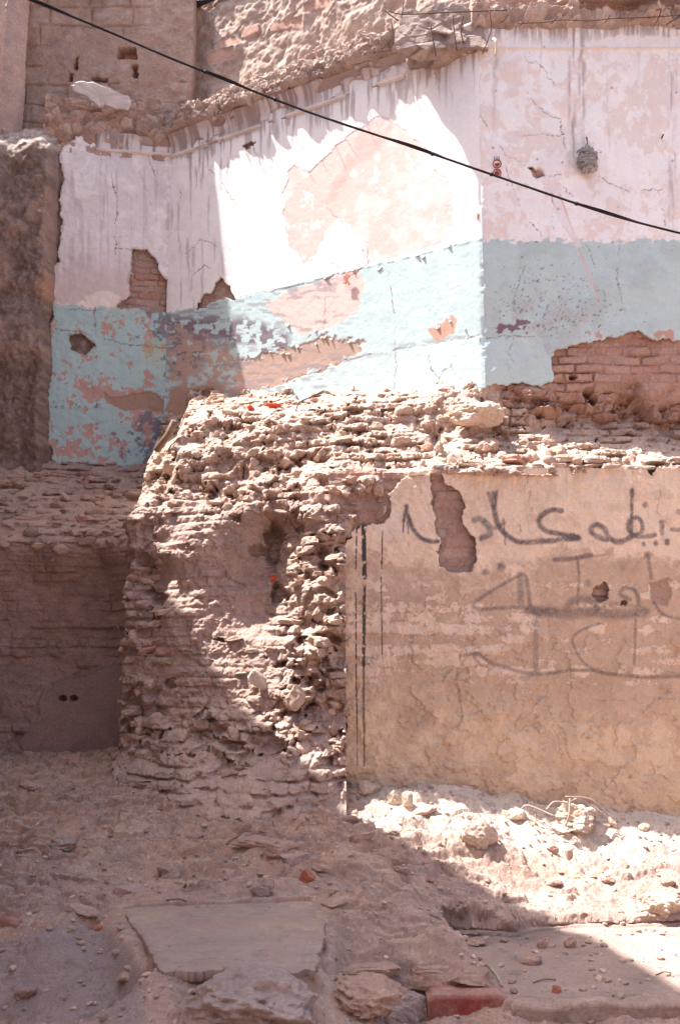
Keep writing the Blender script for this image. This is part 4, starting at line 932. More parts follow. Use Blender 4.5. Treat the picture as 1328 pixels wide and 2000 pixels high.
def ruin_surface(X, Z, detail=True):
    n1 = fbm(X * 2.2, Z * 2.2, 801, 4); n2 = fbm(X * 9, Z * 9, 802, 5)
    ch = .071
    z2 = Z + .018 * fbm(X * 1.6, Z * 1.6, 803, 3) + .006 * n2
    row = np.floor(z2 / ch); fz = z2 / ch - row
    bl = .21; u2 = X + hsh(row, row * 0, 804) * 1.3 + .012 * n2
    cidx = np.floor(u2 / bl); fu = u2 / bl - cidx
    r1 = hsh(row, cidx, 805); r2 = hsh(row, cidx, 806); r3 = hsh(row, cidx, 807)
    # rounded course step: the depth change happens in the upper third of each course
    zs = (row + np.clip(fz, 0, .62) * .15 + ss(.58, 1.0, fz) * .907) * ch + (Z - z2)
    px, py = proj(X, RF(X, Z), Z)
    rub = np.clip(ss(520, 590, px + 20 * n1) + ss(1010, 960, py + 20 * n1) * ss(1100, 1000, px) + ss(1360, 1440, py + 30 * n1) * .8 + ss(330, 300, px) * .6, 0, 1)
    rub = rub * (1 - ss(730, 800, px) * ss(905, 880, py) * .35)
    mud = ss(-.30, .30, fbm(X * 4.5, Z * 5.5, 831, 5) + .25 * rub * ss(960, 900, py) - .12)
    kt = .62 * (1 - .75 * mud)
    base = RF(X, Z * (1 - kt) + zs * kt)
    bl2 = .125; u3 = X + hsh(row, row * 0, 824) * 1.3 + .014 * n2; c3 = np.floor(u3 / bl2); f3_ = u3 / bl2 - c3
    q1 = hsh(row, c3, 825); q2 = hsh(row, c3, 826)
    e = np.minimum(np.minimum(fu, 1 - fu) * bl, np.minimum(fz, 1 - fz) * ch) + .004 * n2
    e3 = np.minimum(np.minimum(f3_, 1 - f3_) * bl2, np.minimum(fz, 1 - fz) * ch) + .006 * n2
    body = ss(.002, .016, e) * (1 - mud); dome = ss(-.001, .015, e3)
    d = .020 * (1 - rub) * (r1 - .45) * body + .010 * (body - 1)
    d = d + rub * (1 - .8 * mud) * ((.085 * (q1 - .5)) * dome + .026 * (dome - 1) - .09 * ss(.80, .86, q2) * dome)
    # lumps of fallen masonry and mud
    f1, f2, cw = worley(X * 4.6 + .8 * n1, Z * 5.5 + .3 * n2, 811)
    d = d + rub * .12 * (cw - .52) * ss(0, .35, f2 - f1)
    f1, f2, cw2 = worley(X * 15 + .5 * n2, Z * 16, 812)
    d = d + (.006 + .016 * rub) * (cw2 - .5) * ss(0, .4, f2 - f1)
    rg = ridged(X * 6, Z * 6, 833, 4)
    d = d + (.020 + .024 * rub) * n2 - .02 * (1 - rub) * ss(.2, .6, fbm(X * 7, Z * 9, 834, 4)) + .03 * n1 * (.4 + rub) - .09 * rub * ss(.70, .92, rg) + .006 * fbm(X * 26, Z * 26, 813, 4) * (.5 + mud) + .003 * fbm(X * 60, Z * 60, 814, 2)
    # deep holes
    for cx, cy, rx, ry, q in ((532, 1060, 16, 45, .14), (545,1165,14,22,.12), (438,1250,20,6,.08), (590,1247,14,7,.12), (735,990,18,9,.10), (415,975,10,14,.08), (575,1330,12,8,.1), (560,960,14,8,.07), (640,1160,16,10,.08), (770,945,25,7,.05), (470,1020,9,6,.06), (600,1120,14,9,.09), (640,1240,22,10,.10), (560,1385,20,12,.09), (330,962,15,12,.10), (452,965,12,12,.10), (632,1085,12,20,.09), (500,1075,12,14,.08), (578,1015,13,16,.10), (612,1330,16,14,.10), (540,1290,14,10,.09), (300,1160,16,9,.08), (285,1100,20,12,.09), (400,1400,22,10,.07), (455,1455,20,10,.08), (330,1330,14,10,.06), (690,975,14,8,.07), (520,905,20,8,.07), (620,880,26,9,.07), (700,845,24,10,.08),(930,830,40,9,.1)):
        d = d - q * ss(1.25, .6, np.hypot((px - cx + 12 * n2) / rx, (py - cy + 14 * n2) / ry) + .25 * (cw2 - .5))
    for cx, cy, rx, ry, q in ((930, 812, 52, 34, .16), (800, 850, 60, 26, .06), (362, 900, 40, 50, .08), (470, 880, 26, 30, .05), (600,1260,60,40,.05)):
        d = d + q * ss(1.1, .2, np.hypot((px - cx + 6 * n2) / rx, (py - cy) / ry))
    d = d * (1 - .45 * ss(1480, 1560, py)) - .42 * ss(.10, -.06, X - np.interp(Z, [2.62, 2.72, 2.84, 2.95, 3.4], [-1.66, -1.58, -1.42, -1.38, -1.42]) - .05 * fbm(Z * 5, Z * 0, 841, 4) - .04 * n2) ** 1.5
    return base - d, r1, r2, r3, body, rub, px, py, n1, n2
def build_ruin():
    x = np.arange(-1.66, 3.2, .0068); z = np.arange(.45, 4.0, .0062)
    X, Z = np.meshgrid(x, z, indexing='ij')
    Y, r1, r2, r3, body, rub, px, py, n1, n2 = ruin_surface(X, Z)
    c = np.tile(np.array((.395, .285, .24)), X.shape + (1,))
    c = mix(c, (.44, .335, .285), body * ss(.5, 1, r3) * .7); c = mix(c, (.40, .20, .145), body * ss(.82, 1, r2 * .5 + r3 * .5 + .1) * .5)
    c = mix(c, (.31, .22, .185), ss(-.1, .7, n2) * .5); c = mix(c, (.50, .375, .295), ss(0, .6, n1) * .45 * rub)
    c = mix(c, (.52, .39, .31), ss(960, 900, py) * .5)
    # the graffiti wall stands in front below the ledge
    keep = ~((X > .36) & (Z < 2.83 + .02 * n1)) & ~((X > .12) & (Z < 2.62)) & ~((X > .04) & (Z < 2.40)) & (Y < 9.3)
    wall_line = 9.2 + (X + 1.65) * (7.45 - 9.2) / 2.76
    back = np.where(X < 1.11, wall_line, 7.5)
    keep &= (Y < back + .25)
    return grid_obj('eroded_brickwork', np.stack([X, Y, Z], -1), M_BRICK, T_P, c, keep, back=(0, .35, -.05), smooth=False)
build_ruin()
def on_ruin(px, py):
    Ys = np.linspace(6.2, 9.2, 1201); yc = (1000 - py) / F; t = Ys / (CP - yc * SP); Xs = t * (px - 664) / F; Zs = CAMZ + t * (SP + yc * CP)
    Yr = ruin_surface(Xs, Zs)[0]; i = np.argmax(Ys > Yr); return np.array([Xs[i], Ys[i], Zs[i]])
def rubble_stuff():
    bag = Bag(); rs = np.random.RandomState(21)
    # one table of surface points is enough: sample pixel spots, march once for all
    spots = []
    regs = [((360, 800), (800, 930), 28), ((270, 560), (950, 1010), 40), ((570, 665), (940, 1480), 42), ((440, 670), (1200, 1460), 30), ((230, 680), (1380, 1540), 18), ((820, 1300), (862, 905), 60), ((650,760),(920,1010),22), ((240,330),(1020,1440),26)]
    for (x0, x1), (y0, y1), m in regs:
        for _ in range(m): spots.append((rs.uniform(x0, x1), rs.uniform(y0, y1)))
    spots = np.array(spots); Ys = np.linspace(6.2, 9.0, 561)
    yc = (1000 - spots[:, 1]) / F; t = Ys[None] / (CP - yc * SP)[:, None]
    Xs = t * ((spots[:, 0] - 664) / F)[:, None]; Zs = CAMZ + t * (SP + yc * CP)[:, None]
    Yr = ruin_surface(Xs, Zs)[0]; hit = Ys[None] > Yr; i = np.argmax(hit, 1)
    for k in range(len(spots)):
        if not hit[k].any(): continue
        p = np.array([Xs[k, i[k]], Ys[i[k]] + .012, Zs[k, i[k]]])
        if p[0] > .3 and p[2] < 2.86: continue
        if rs.rand() < .5 and p[2] < 2.84 or p[2] > 3.1 and rs.rand() < .3:
            L = rs.uniform(.035, .075); sz = (L, rs.uniform(.04, .06), rs.uniform(.019, .028)); v, f = rock_arrays(sz, rs.randint(1e6), 3, 5, .14, True)
            v = rot(v, rs.normal() * .22, rs.normal() * .16, rs.normal() * .5)
        else:
            s_ = .012 + .062 * rs.rand() ** 2.6; v, f = rock_arrays((s_ * rs.uniform(.9, 1.5), s_, s_ * rs.uniform(.6, .9)), rs.randint(1e6), 2 if s_ < .04 else 3, 8, .15)
            v = rot(v, rs.rand() * 3, rs.rand() * 3, rs.rand() * 6)
        col = np.array((.45, .325, .255)) * rs.uniform(.75, 1.15)
        if rs.rand() < .03: col = np.array((.41, .24, .18))
        bag.add(v + p, f, col)
    o = bag.build('loose_rubble', M_BRICK, T_P); o['kind'] = 'stuff'
rubble_stuff()

# ================================================================== LOW WALL with plastered niche, far left
T_N = empty('low_brick_wall', (-2.0, 7.6, .8), 'shaded low brick wall with a plastered lower corner and two small round holes, lower left', 'wall')
lc = [(-120,905,8.95),(0,905,8.88),(100,912,9.0),(200,915,9.05),(300,920,9.1),(360,930,9.1),(-120,960,8.6),(0,960,8.6),(100,960,8.65),(200,960,8.6),(320,960,8.5),(-120,1020,8.05),(0,1020,8.05),(120,1020,8.05),(220,1030,7.95),(320,1040,7.85),
      (-120,1065,7.78),(0,1065,7.78),(120,1068,7.75),(215,1072,7.7),(240,1090,7.68),(-120,1120,7.95),(60,1115,7.95),(200,1115,7.98),(-120,1200,8.0),(0,1200,8.0),(120,1200,8.02),(230,1200,8.02),(-120,1340,8.0),(0,1340,8.0),(120,1340,8.02),(235,1340,8.02),(0,1480,8.0),(120,1470,8.02),(240,1460,8.02),(330,1300,8.02),(330,1150,7.68),(-120,1560,8.0),(120,1560,8.0),(330,1560,8.0)]
lp = [at(*c) for c in lc]; LF = RBF([(p[0], p[2]) for p in lp], [p[1] for p in lp], .04)
def low_surface(X, Z):
    n1 = fbm(X * 2.2, Z * 2.2, 851, 4); n2 = fbm(X * 9, Z * 9, 852, 5); ch = .074
    z2 = Z + .014 * fbm(X * 1.6, Z * 1.6, 853, 3) + .005 * n2; row = np.floor(z2 / ch); fz = z2 / ch - row
    bl = .25; u2 = X + hsh(row, row * 0, 854) * 1.3 + .012 * n2; ci = np.floor(u2 / bl); fu = u2 / bl - ci
    r1 = hsh(row, ci, 855); r2 = hsh(row, ci, 856); r3 = hsh(row, ci, 857)
    zs = (row + np.clip(fz, 0, .62) * .15 + ss(.58, 1.0, fz) * .907) * ch + (Z - z2)
    base = LF(X, Z * .65 + zs * .35)
    e = np.minimum(np.minimum(fu, 1 - fu) * bl, np.minimum(fz, 1 - fz) * ch) + .004 * n2; body = ss(.002, .014, e)
    px, py = proj(X, base, Z)
    up = ss(1090, 1040, py + 15 * n1); flat = ss(-4, 4, polysd(px + 8 * n1 + 4 * n2, py + 6 * n1 + 5 * n2, [(62,1560),(40,1450),(70,1390),(75,1345),(110,1330),(150,1320),(210,1300),(236,1290),(246,1300),(250,1560)]))
    mud = ss(-.3, .35, fbm(X * 4, Z * 5, 858, 5) - .05); body = body * (1 - .8 * mud)
    d = (.034 + .03 * up) * (r1 - .45) * body - .03 * ss(.86, .9, r2) * body * (1 - up) + .010 * (body - 1) + .005 * fbm(X * 26, Z * 26, 859, 4)
    f1, f2, cw = worley(X * 7 + .6 * n1, Z * 12, 861); d = d + up * .045 * (cw - .45) * ss(0, .25, f2 - f1)
    d = d + (.017 + .018 * up) * n2 + .02 * n1 - .03 * ss(-4, 4, polysd(px, py + 5 * n1, [(60,1225),(250,1222),(250,1350),(120,1330),(20,1300)])) + .02 * ss(.7, .9, r1) * ss(80, 30, px) * ss(1330, 1350, py)
    d = d * (1 - .92 * flat) + .012 * flat + .004 * flat * n1
    for cx in (124, 145): d = d - .12 * ss(1.25, .75, np.hypot((px - cx) / 7.0, (py - 1364) / 5.0))
    return base - d, r1, r2, r3, body, up, flat, px, py, n1, n2
def build_low():
    x = np.arange(-3.6, -1.2, .0085); z = np.arange(.5, 3.45, .0085); X, Z = np.meshgrid(x, z, indexing='ij')
    Y, r1, r2, r3, body, up, flat, px, py, n1, n2 = low_surface(X, Z)
    c = np.tile(np.array((.33, .23, .195)), X.shape + (1,))
    c = mix(c, (.40, .28, .22), body * ss(.5, 1, r3) * .6); c = mix(c, (.28, .185, .15), ss(0, .7, n2) * .5); c = mix(c, (.42, .22, .16), body * ss(.93, 1, r2) * .6)
    c = mix(c, (.44, .31, .245), up * ss(-.2, .5, n1) * .6)
    c = mix(c, (.30, .215, .185), flat * .9)
    keep = (Y < 9.4)
    grid_obj('brick_courses', np.stack([X, Y, Z], -1), M_BRICK, T_N, c, keep, back=(0, .4, -.05), smooth=False)
    # thin vertical arris of the plaster in the niche corner
    wire([(212,1222),(232,1226),(238,1300),(240,1380),(240,1450)], 7.99, .008, tinted('niche_plaster', (.36, .26, .21), bump=.5), T_N, name='plaster_edge')
build_low()
def low_stuff():
    bag = Bag(); rs = np.random.RandomState(31)
    for k in range(150):
        px, py = rs.uniform(-20, 330), rs.uniform(930, 1075)
        Ys = np.linspace(7.4, 9.2, 361); yc = (1000 - py) / F; t = Ys / (CP - yc * SP); Xs = t * (px - 664) / F; Zs = CAMZ + t * (SP + yc * CP)
        Yr = low_surface(Xs, Zs)[0]; i = np.argmax(Ys > Yr); p = np.array([Xs[i], Ys[i], Zs[i]])
        s_ = .02 + .05 * rs.rand() ** 2; v, f = rock_arrays((s_ * rs.uniform(1, 1.8), s_, s_ * rs.uniform(.4, .8)), rs.randint(1e6), 2, 7, .13)
        v = rot(v, rs.normal() * .3, rs.normal() * .3, rs.rand() * 6) + p
        bag.add(v, f, np.array((.40, .28, .22)) * rs.uniform(.75, 1.15) if rs.rand() > .03 else np.array((.42, .24, .18)))
    o = bag.build('loose_rubble', M_BRICK, T_N); o['kind'] = 'stuff'
low_stuff()

# ================================================================== SLAB, KERB, STONES ON THE GROUND
def slab():
    k = 1.0; pts = np.array([atz(a, b, .345)[:2] for a, b in [(236,1774),(330,1771),(430,1768),(520,1762),(612,1757),(624,1775),(632,1800),(630,1850),(624,1895),(600,1894),(575,1903),(540,1900),(486,1909),(440,1897),(400,1895),(318,1897),(300,1870),(278,1838),(258,1805)]])
    x = np.arange(pts[:, 0].min() - .02, pts[:, 0].max() + .02, .0032); y = np.arange(pts[:, 1].min() - .02, pts[:, 1].max() + .02, .0032); X, Y = np.meshgrid(x, y, indexing='ij')
    n = fbm(X * 3, Y * 3, 871, 5); n2 = fbm(X * 20, Y * 20, 872, 4)
    sd = polysd(X * 100 + .7 * n2 + 1.5 * n, Y * 100 + .7 * fbm(X * 20, Y * 20 + 9, 873, 4) + 1.5 * fbm(X * 6, Y * 6, 877, 4), pts * 100)
    dust = ss(.0, .5, fbm(X * 4, Y * 7, 878, 5) + ss(7, 0, sd) * .5 - .22)
    ck = ss(.012, .004, np.abs(fbm(X * 1.6 + 3, Y * 2.2, 879, 5) - .12)) * ss(0, .3, n + .2)
    Z = .347 + .004 * n + .003 * fbm(X * 9, Y * 9, 880, 4) + .006 * dust - .004 * ck + .001 * n2 - .006 * ss(2.5, 0, sd) - .006 * ss(.3, .5, fbm(X * 9, Y * 16, 874, 4)) * ss(4.75, 4.6, Y)
    c = np.tile(np.array((.36, .27, .23)), X.shape + (1,)); c = mix(c, (.30, .235, .205), ss(0, .6, n) * .7); c = mix(c, (.43, .31, .23), ss(.1, .7, fbm(X * 2, Y * 5, 875, 4)) * .7); c = mix(c, (.27, .21, .18), ss(.3, .7, fbm(X * 7, Y * 11, 876, 5)) * .4)
    c = mix(c, (.36, .25, .21), dust * .75); c = mix(c, (.16, .12, .1), ck * .7); c = mix(c, (.27, .215, .19), ss(.3, .7, fbm(X * 26, Y * 30, 881, 3)) * .35)
    o = grid_obj('concrete_slab', np.stack([X, Y, Z], -1), M_GRAF, col=c, keep=sd > 0, back=(0, .01, -.04), rimcol=(.3, .2, .16), loc=tuple(np.r_[pts.mean(0), .3]))
    tag(o, 'flat grey brown concrete slab fragment with a broken front edge, in the foreground', 'slab')
slab()
def kerb(x0, x1, y0, y1, z0, z1, st, seed, col, mat, name, label, cat, wear=.012, parent=None, rz=0):
    # rounded worn box
    L, D, H = x1 - x0, y1 - y0, z1 - z0
    r = .018
    prof = [(0, 0), (0, H - r), (r * .3, H - r * .3), (r, H), (D - r, H), (D, H - r), (D, 0)]
    pr = np.array(prof); ll = np.r_[0, np.cumsum(np.hypot(*np.diff(pr, axis=0).T))]; s = np.arange(0, ll[-1], st)
    yy = np.interp(s, ll, pr[:, 0]); zz = np.interp(s, ll, pr[:, 1]); x = np.arange(0, L + st, st); U, Yp = np.meshgrid(x, yy, indexing='ij'); _, Zp = np.meshgrid(x, zz, indexing='ij')
    n = fbm(U * 6 + seed, (Yp + Zp) * 6, seed, 4); n2 = fbm(U * 25, (Yp - Zp) * 25, seed + 1, 3)
    endk = np.maximum(ss(.03, 0, U), ss(.03, 0, L - U))
    cy, cz = D / 2, H / 2
    Yw = Yp + (cy - Yp) * .12 * endk * 1 + wear * .5 * n * (Zp > .02); Zw = Zp + wear * .5 * n * (Zp > .02) - .02 * endk * (Zp > H * .6) + .002 * n2
    c = np.tile(np.array(col), U.shape + (1,)); c = mix(c, np.array(col) * .6, ss(.0, .6, n2 + .3 * n) * .5); c = mix(c, C_DIRT, ss(H * .8, H, Zp) * .45 + ss(.2, .6, n) * .3)
    P0 = np.stack([U + x0, Yw + y0, Zw + z0], -1)
    # close ends: collapse last rings to centre
    e0 = P0[0].copy(); e1_ = P0[-1].copy(); c0 = e0.mean(0); c1 = e1_.mean(0)
    P0 = np.concatenate([np.tile(c0, (1, P0.shape[1], 1)), P0, np.tile(c1, (1, P0.shape[1], 1))]); c = np.concatenate([c[:1], c, c[-1:]])
    o = grid_obj(name, P0, mat, None, c, smooth=False, loc=(x0 + L / 2, y0 + D / 2, z0)); tag(o, label, cat); return o
a = atz(834, 1942, .115); b = atz(988, 1942, .115)
kerb(a[0], b[0], a[1] - .02, a[1] + .13, -.03, .118, .008, 901, (.34, .085, .07), M_EARTH, 'red_kerb_block', 'worn red painted kerb block at the bottom edge', 'kerb block')
kerb(b[0] + .012, 3.2, a[1] - .08, a[1] + .12, -.05, .10, .01, 905, (.36, .26, .215), M_EARTH, 'kerb', 'long dusty kerb edging at bottom right, beside the red block', 'kerb', wear=.02)
rock_m = [tinted('stone_pale', (.50, .40, .32), bump=.6), tinted('stone_pink', (.40, .27, .215), bump=.6), tinted('stone_red', (.40, .15, .10), bump=.5), tinted('stone_grey', (.33, .26, .235), bump=.6), tinted('stone_dark', (.2, .15, .135), bump=.5)]
def gstone(px, py, w, h, seed, m, name, label, cat='rock', group=None, sub=4, cuts=12, d=None, rough=.12, sink=.3, rz=0, blocky=False):
    """w,h = size in photo pixels; stands on the ground under its base pixel"""
    p = ray_ground(px, py); s_ = p[1] / F; hw = w * s_ / 2; hh = h * s_ / 2
    dd = d or hw * .8
    o = rock(name, (p[0], p[1] + dd * .3, p[2] + hh * (1 - sink)), (hw * 1.15, dd, hh * 1.25), seed, rock_m[m], sub, cuts, rough, rz=rz, blocky=blocky); tag(o, label, cat, group or {'rock': 'stones lying on the dirt', 'boulder': 'boulders on the ground', 'brick': 'loose bricks on the ground'}[cat if name != 'boulder' else 'boulder']); return o
gstone(935, 1655, 72, 60, 3, 0, 'boulder', 'largest pale boulder lying alone on the sunlit dirt before the graffiti wall', sub=5, rough=.2, cuts=14, sink=.2)
gstone(1120, 1618, 96, 54, 8, 0, 'boulder', 'pale rubble lump wrapped by dry roots, near the foot of the graffiti wall', sub=5, rough=.3, cuts=22, sink=.62, d=.16)
gstone(1010, 1602, 36, 24, 9, 0, 'rock', 'small pale rock left of the root wrapped lump')
gstone(775, 1570, 34, 30, 12, 0, 'rock', 'pale rock standing in the rubble near the left end of the graffiti wall')
gstone(722, 1550, 40, 26, 13, 0, 'rock', 'flat pale rock where the ruin meets the sunlit dirt')
gstone(796, 1576, 24, 26, 14, 0, 'rock', 'upright pale rock right of the twin rock by the graffiti wall')
gstone(600, 1725, 28, 26, 15, 2, 'brick_piece', 'dark red brick chunk on the dirt above the concrete slab', 'brick', rough=.08)
gstone(1078, 1665, 24, 14, 16, 1, 'rock', 'tan stone right of the largest boulder on sunlit dirt')
gstone(1112, 1680, 16, 24, 17, 1, 'rock', 'small upright stone in the middle of the sunlit dirt')
gstone(1083, 1730, 30, 14, 18, 1, 'rock', 'flat tan stone near the shade line on sunlit dirt')
gstone(1188, 1726, 24, 12, 19, 1, 'rock', 'flat tan stone between two others along the sunlit terrace')
gstone(1304, 1730, 30, 14, 20, 1, 'rock', 'flat tan stone at the right end of the sunlit terrace')
gstone(1112, 1852, 26, 22, 22, 1, 'rock', 'rounded stone at the shade line on the trench floor')
gstone(1060, 1852, 18, 14, 23, 1, 'rock', 'small round stone beside a twig on the trench floor')
gstone(1040, 1884, 42, 16, 24, 1, 'rock', 'long low stone in the middle of the trench floor')
gstone(1086, 1940, 18, 14, 25, 2, 'rock', 'small reddish stone near the front of the trench floor')
gstone(930, 1847, 36, 14, 26, 1, 'rock', 'low stone at the left end of the trench floor')
gstone(1195, 1615, 24, 18, 27, 0, 'rock', 'pale rock at the right end of the root wrapped lump')
gstone(1258, 1622, 22, 14, 28, 0, 'rock', 'low pale rock at the foot of the graffiti wall near the right edge')
gstone(1290, 1786, 80, 46, 29, 0, 'boulder', 'crumbled pale clod on the trench step at the right edge', sub=5, rough=.25)
gstone(215, 1024, 22, 12, 30, 0, 'rock', 'small pale rock', sink=0) if False else None
gstone(470, 2012, 215, 90, 33, 3, 'boulder', 'big greyish rounded boulder below the front edge of the concrete slab', sub=5, rough=.22, cuts=8, d=.25)
gstone(720, 1985, 130, 64, 34, 1, 'boulder', 'brown boulder at the bottom between the grey boulder and the red kerb block', sub=5, rough=.25, cuts=10, d=.17)
gstone(790, 1995, 70, 52, 35, 3, 'boulder', 'angular stone touching the left end of the red kerb block', sub=4, rough=.18)
gstone(725, 1922, 100, 30, 36, 1, 'brick', 'worn brick laid flat, left one of two above the brown boulder', 'brick', blocky=True, rough=.16, d=.07, cuts=6)
gstone(842, 1926, 84, 30, 37, 1, 'brick', 'worn brick laid flat, right one of two above the red kerb block', 'brick', blocky=True, rough=.16, d=.07, cuts=6)
gstone(920, 1922, 70, 24, 38, 1, 'brick', 'worn brick at the left front corner of the trench', 'brick', blocky=True, rough=.18, d=.06, cuts=6)
gstone(120, 1660, 70, 26, 39, 3, 'rock', 'greyish broken clod on the left slope', rough=.3)
gstone(510, 1657, 84, 24, 40, 1, 'rock', 'long dusty embedded stone on the slope, left of its neighbour', rough=.25, sink=.7)
gstone(545, 1668, 60, 26, 41, 1, 'rock', 'dusty embedded stone on the slope, right of its neighbour', rough=.25, sink=.6)
gstone(60, 1545, 60, 22, 42, 1, 'rock', 'dusty stone under the niche at the left edge', rough=.25, sink=.5)
gstone(430, 1500, 64, 34, 43, 2, 'rock', 'rounded reddish clod at the foot of the brick ruin', rough=.16, sink=.3)
gstone(510, 1750, 34, 24, 44, 3, 'rock', 'small pointed grey clod just above the concrete slab', rough=.2)
def pebbles():
    bag = Bag(); rs = np.random.RandomState(51)
    N = 2600; xs = rs.uniform(-2.3, 2.5, N); ys = 4.0 + 3.0 * rs.rand(N) ** 1.2; zs = ground_z(xs, ys)
    # broken masonry half buried in the slope
    M = 100; xm = rs.uniform(-2.3, .75, M); ym = rs.uniform(4.5, 6.9, M); zm = ground_z(xm, ym)
    for x, y, z in zip(xm, ym, zm):
        if x > -.1 + (y - 4.4) * .35 or polysd(np.array([x * 100]), np.array([y * 100]), slab_xy)[0] > -5: continue
        s_ = .018 + .05 * rs.rand() ** 2.2; v, f = rock_arrays((s_ * rs.uniform(1, 1.9), s_, s_ * rs.uniform(.4, .7)), rs.randint(1e6), 3 if s_ > .03 else 2, 6, .16, rs.rand() < .5)
        v = rot(v, rs.normal() * .25, rs.normal() * .25, rs.normal() * .6)
        col = np.array((.39, .275, .23)) * rs.uniform(.8, 1.15)
        if rs.rand() < .02: col = np.array((.38, .22, .17))
        bag.add(v + np.array([x, y, z + s_ * rs.uniform(-.25, .2)]), f, col)
    for x, y, z in zip(xs, ys, zs):
        sd = polysd(np.array([x * 100]), np.array([y * 100]), slab_xy)[0]
        if sd > -2: continue
        litz = (x > 0 and y > 5.9); s_ = .004 + (.014 if litz else .016) * rs.rand() ** 3.2
        if litz and rs.rand() < .3: s_ += .003
        v, f = rock_arrays((s_ * rs.uniform(.9, 1.5), s_, s_ * .7), rs.randint(1e6), 1 if s_ < .008 else 2, 5, .1); v = rot(v, rs.rand() * .6, 0, rs.rand() * 6)
        col = np.array((.45, .33, .265)) * rs.uniform(.6, 1.3)
        if rs.rand() < .012: col = np.array((.42, .18, .12))
        bag.add(v + np.array([x, y, z + s_ * .3]), f, col)
    o = bag.build('gravel', M_EARTH); tag(o, 'scattered pebbles and crumbs of brick over the dirt', 'gravel', kind='stuff')
pebbles()

# ================================================================== SMALL THINGS
# cable across the picture
cp = [(40,-8,5.2),(180,48,5.22),(330,112,5.25),(450,160,5.3),(600,218,5.35),(760,272,5.4),(900,320,5.45),(1050,372,5.5),(1200,422,5.55),(1345,460,5.6)]
p3 = smooth_pts([at(*c) for c in cp], 10)
p3 = np.vstack([p3[0] + (p3[0] - p3[4]) * np.array([[8], [4], [1]]), p3, p3[-1] + (p3[-1] - p3[-5]) * np.array([[1], [4], [8]])])
T_K = empty('overhead_cable', tuple(p3[len(p3) // 2]), 'twisted black overhead cable sagging across the whole scene', 'cable')
tube('cable_strand', p3, .0065, M_CABLE, T_K, n=8)
k_ = np.arange(len(p3)); tw = p3 + np.c_[k_ * 0, .007 * np.cos(k_ * .5), .0062 * np.sin(k_ * .25) + .002]
tube('cable_strand', tw, .0048, M_CABLE, T_K, n=6)
for px_ in (405, 545, 850, 960, 1128):
    i = int(np.argmin([abs(proj(*q)[0] - px_) for q in p3])); d = p3[i + 1] - p3[i]; d /= np.linalg.norm(d)
    tube('cable_clip', [p3[i] - d * .008, p3[i] + d * .008], .011, M_CABLE, T_K, n=8)
# cloth bundle hung on the right wall
T_Q = empty('rag_bundle', tuple(WR.hit(1146, 312, .05)), 'grey crumpled bundle of rag and cord hanging on a nail on the right wall', 'rag')
def ragball():
    v, f = ICO[5]; v = v.copy(); p = WR.hit(1146, 312, .05)
    w = v * np.array([.078, .06, .118])
    fold = np.abs(fbm(v[:, 0] * 2.2 + v[:, 2] * 1.4, v[:, 2] * 4 - v[:, 0] * 2, 911, 4)); w = w * (1 - .28 * np.exp(-fold * 14) + .14 * fbm(v[:, 0] * 3, v[:, 2] * 3 + v[:, 1], 912, 3))[:, None]
    w[:, 0] *= 1 - .18 * v[:, 2]
    c = np.tile(np.array((.34, .32, .32)), (len(v), 1)); c = mix(c, (.16, .145, .14), ss(.3, .8, fbm(v[:, 0] * 4, v[:, 2] * 5, 913, 4)))
    from_arrays('cloth', w + p, f, M_RAG, T_Q, c, True)
    rs = np.random.RandomState(3)
    for k in range(7):
        a0 = rs.uniform(0, 6.28); tl = rs.uniform(-.8, .8)
        pts = [p + np.array([.08 * math.cos(t), -abs(.068 * math.sin(t)) , .09 * math.sin(t * .5 + a0) * .6 + tl * .05 * math.cos(t)]) for t in np.linspace(0, math.pi, 14)]
        tube('cord', pts, .0045, tinted('cord_%s' % 'abcdefg'[k], (.30, .27, .25), bump=.3), T_Q, n=5)
    n0 = WR.hit(1145, 268, .04); tube('nail', [WR.hit(1146, 272, -.01), n0], .006, M_STEEL, T_Q, n=6); tube('cord', [n0, WR.hit(1147, 285, .04)], .004, M_RAG, T_Q, n=5)
ragball()
o = tube('nail', [WR.hit(1291, 270, -.01), WR.hit(1293, 266, .05), WR.hit(1295, 262, .055)], .006, M_STEEL, n=6, loc=tuple(WR.hit(1291, 270))); tag(o, 'rusty nail in the right wall, right of the rag bundle', 'nail')
# two terracotta pipe sockets, one above the other
def socket(px, py, r, label):
    p = WR.hit(px, py, 0); n = 24; T = empty('pipe_socket', tuple(p), label, 'pipe socket', 'terracotta sockets in the right wall')
    prof = [(r * 1.0, -.02), (r * 1.0, .008), (r * .95, .012), (r * .85, .010), (r * .8, 0), (r * .75, -.02), (r * .001, -.024)]
    vs = []; fs = []
    for rr, d in prof:
        for k in range(n):
            a_ = 2 * math.pi * k / n; vs.append(p + np.array([rr * math.cos(a_), -d - .004, rr * math.sin(a_)]))
    for i in range(len(prof) - 1):
        for k in range(n): fs.append((i*n+k, i*n+(k+1) % n, (i+1)*n+(k+1) % n, (i+1)*n+k))
    from_arrays('collar', np.array(vs), np.array(fs), M_TERRA, T, None, True)
    tube('plug', [p + np.array([0, -.002, 0]), p + np.array([0, -.007, .001])], r * .55, tinted('dark_terracotta', (.30, .07, .04), bump=.4), T, n=16)
socket(970, 321, .036, 'upper of two round terracotta pipe sockets right of the wall corner')
socket(970, 339, .034, 'lower of two round terracotta pipe sockets, partly crossed by the cable')
for k in range(3): tube('wire_end', [WR.hit(966 + k * 4, 314, .01), WR.hit(965 + k * 4.5, 309, .02), WR.hit(966 + k * 4, 306, .03)], .003, M_CABLE, T_R, n=5)
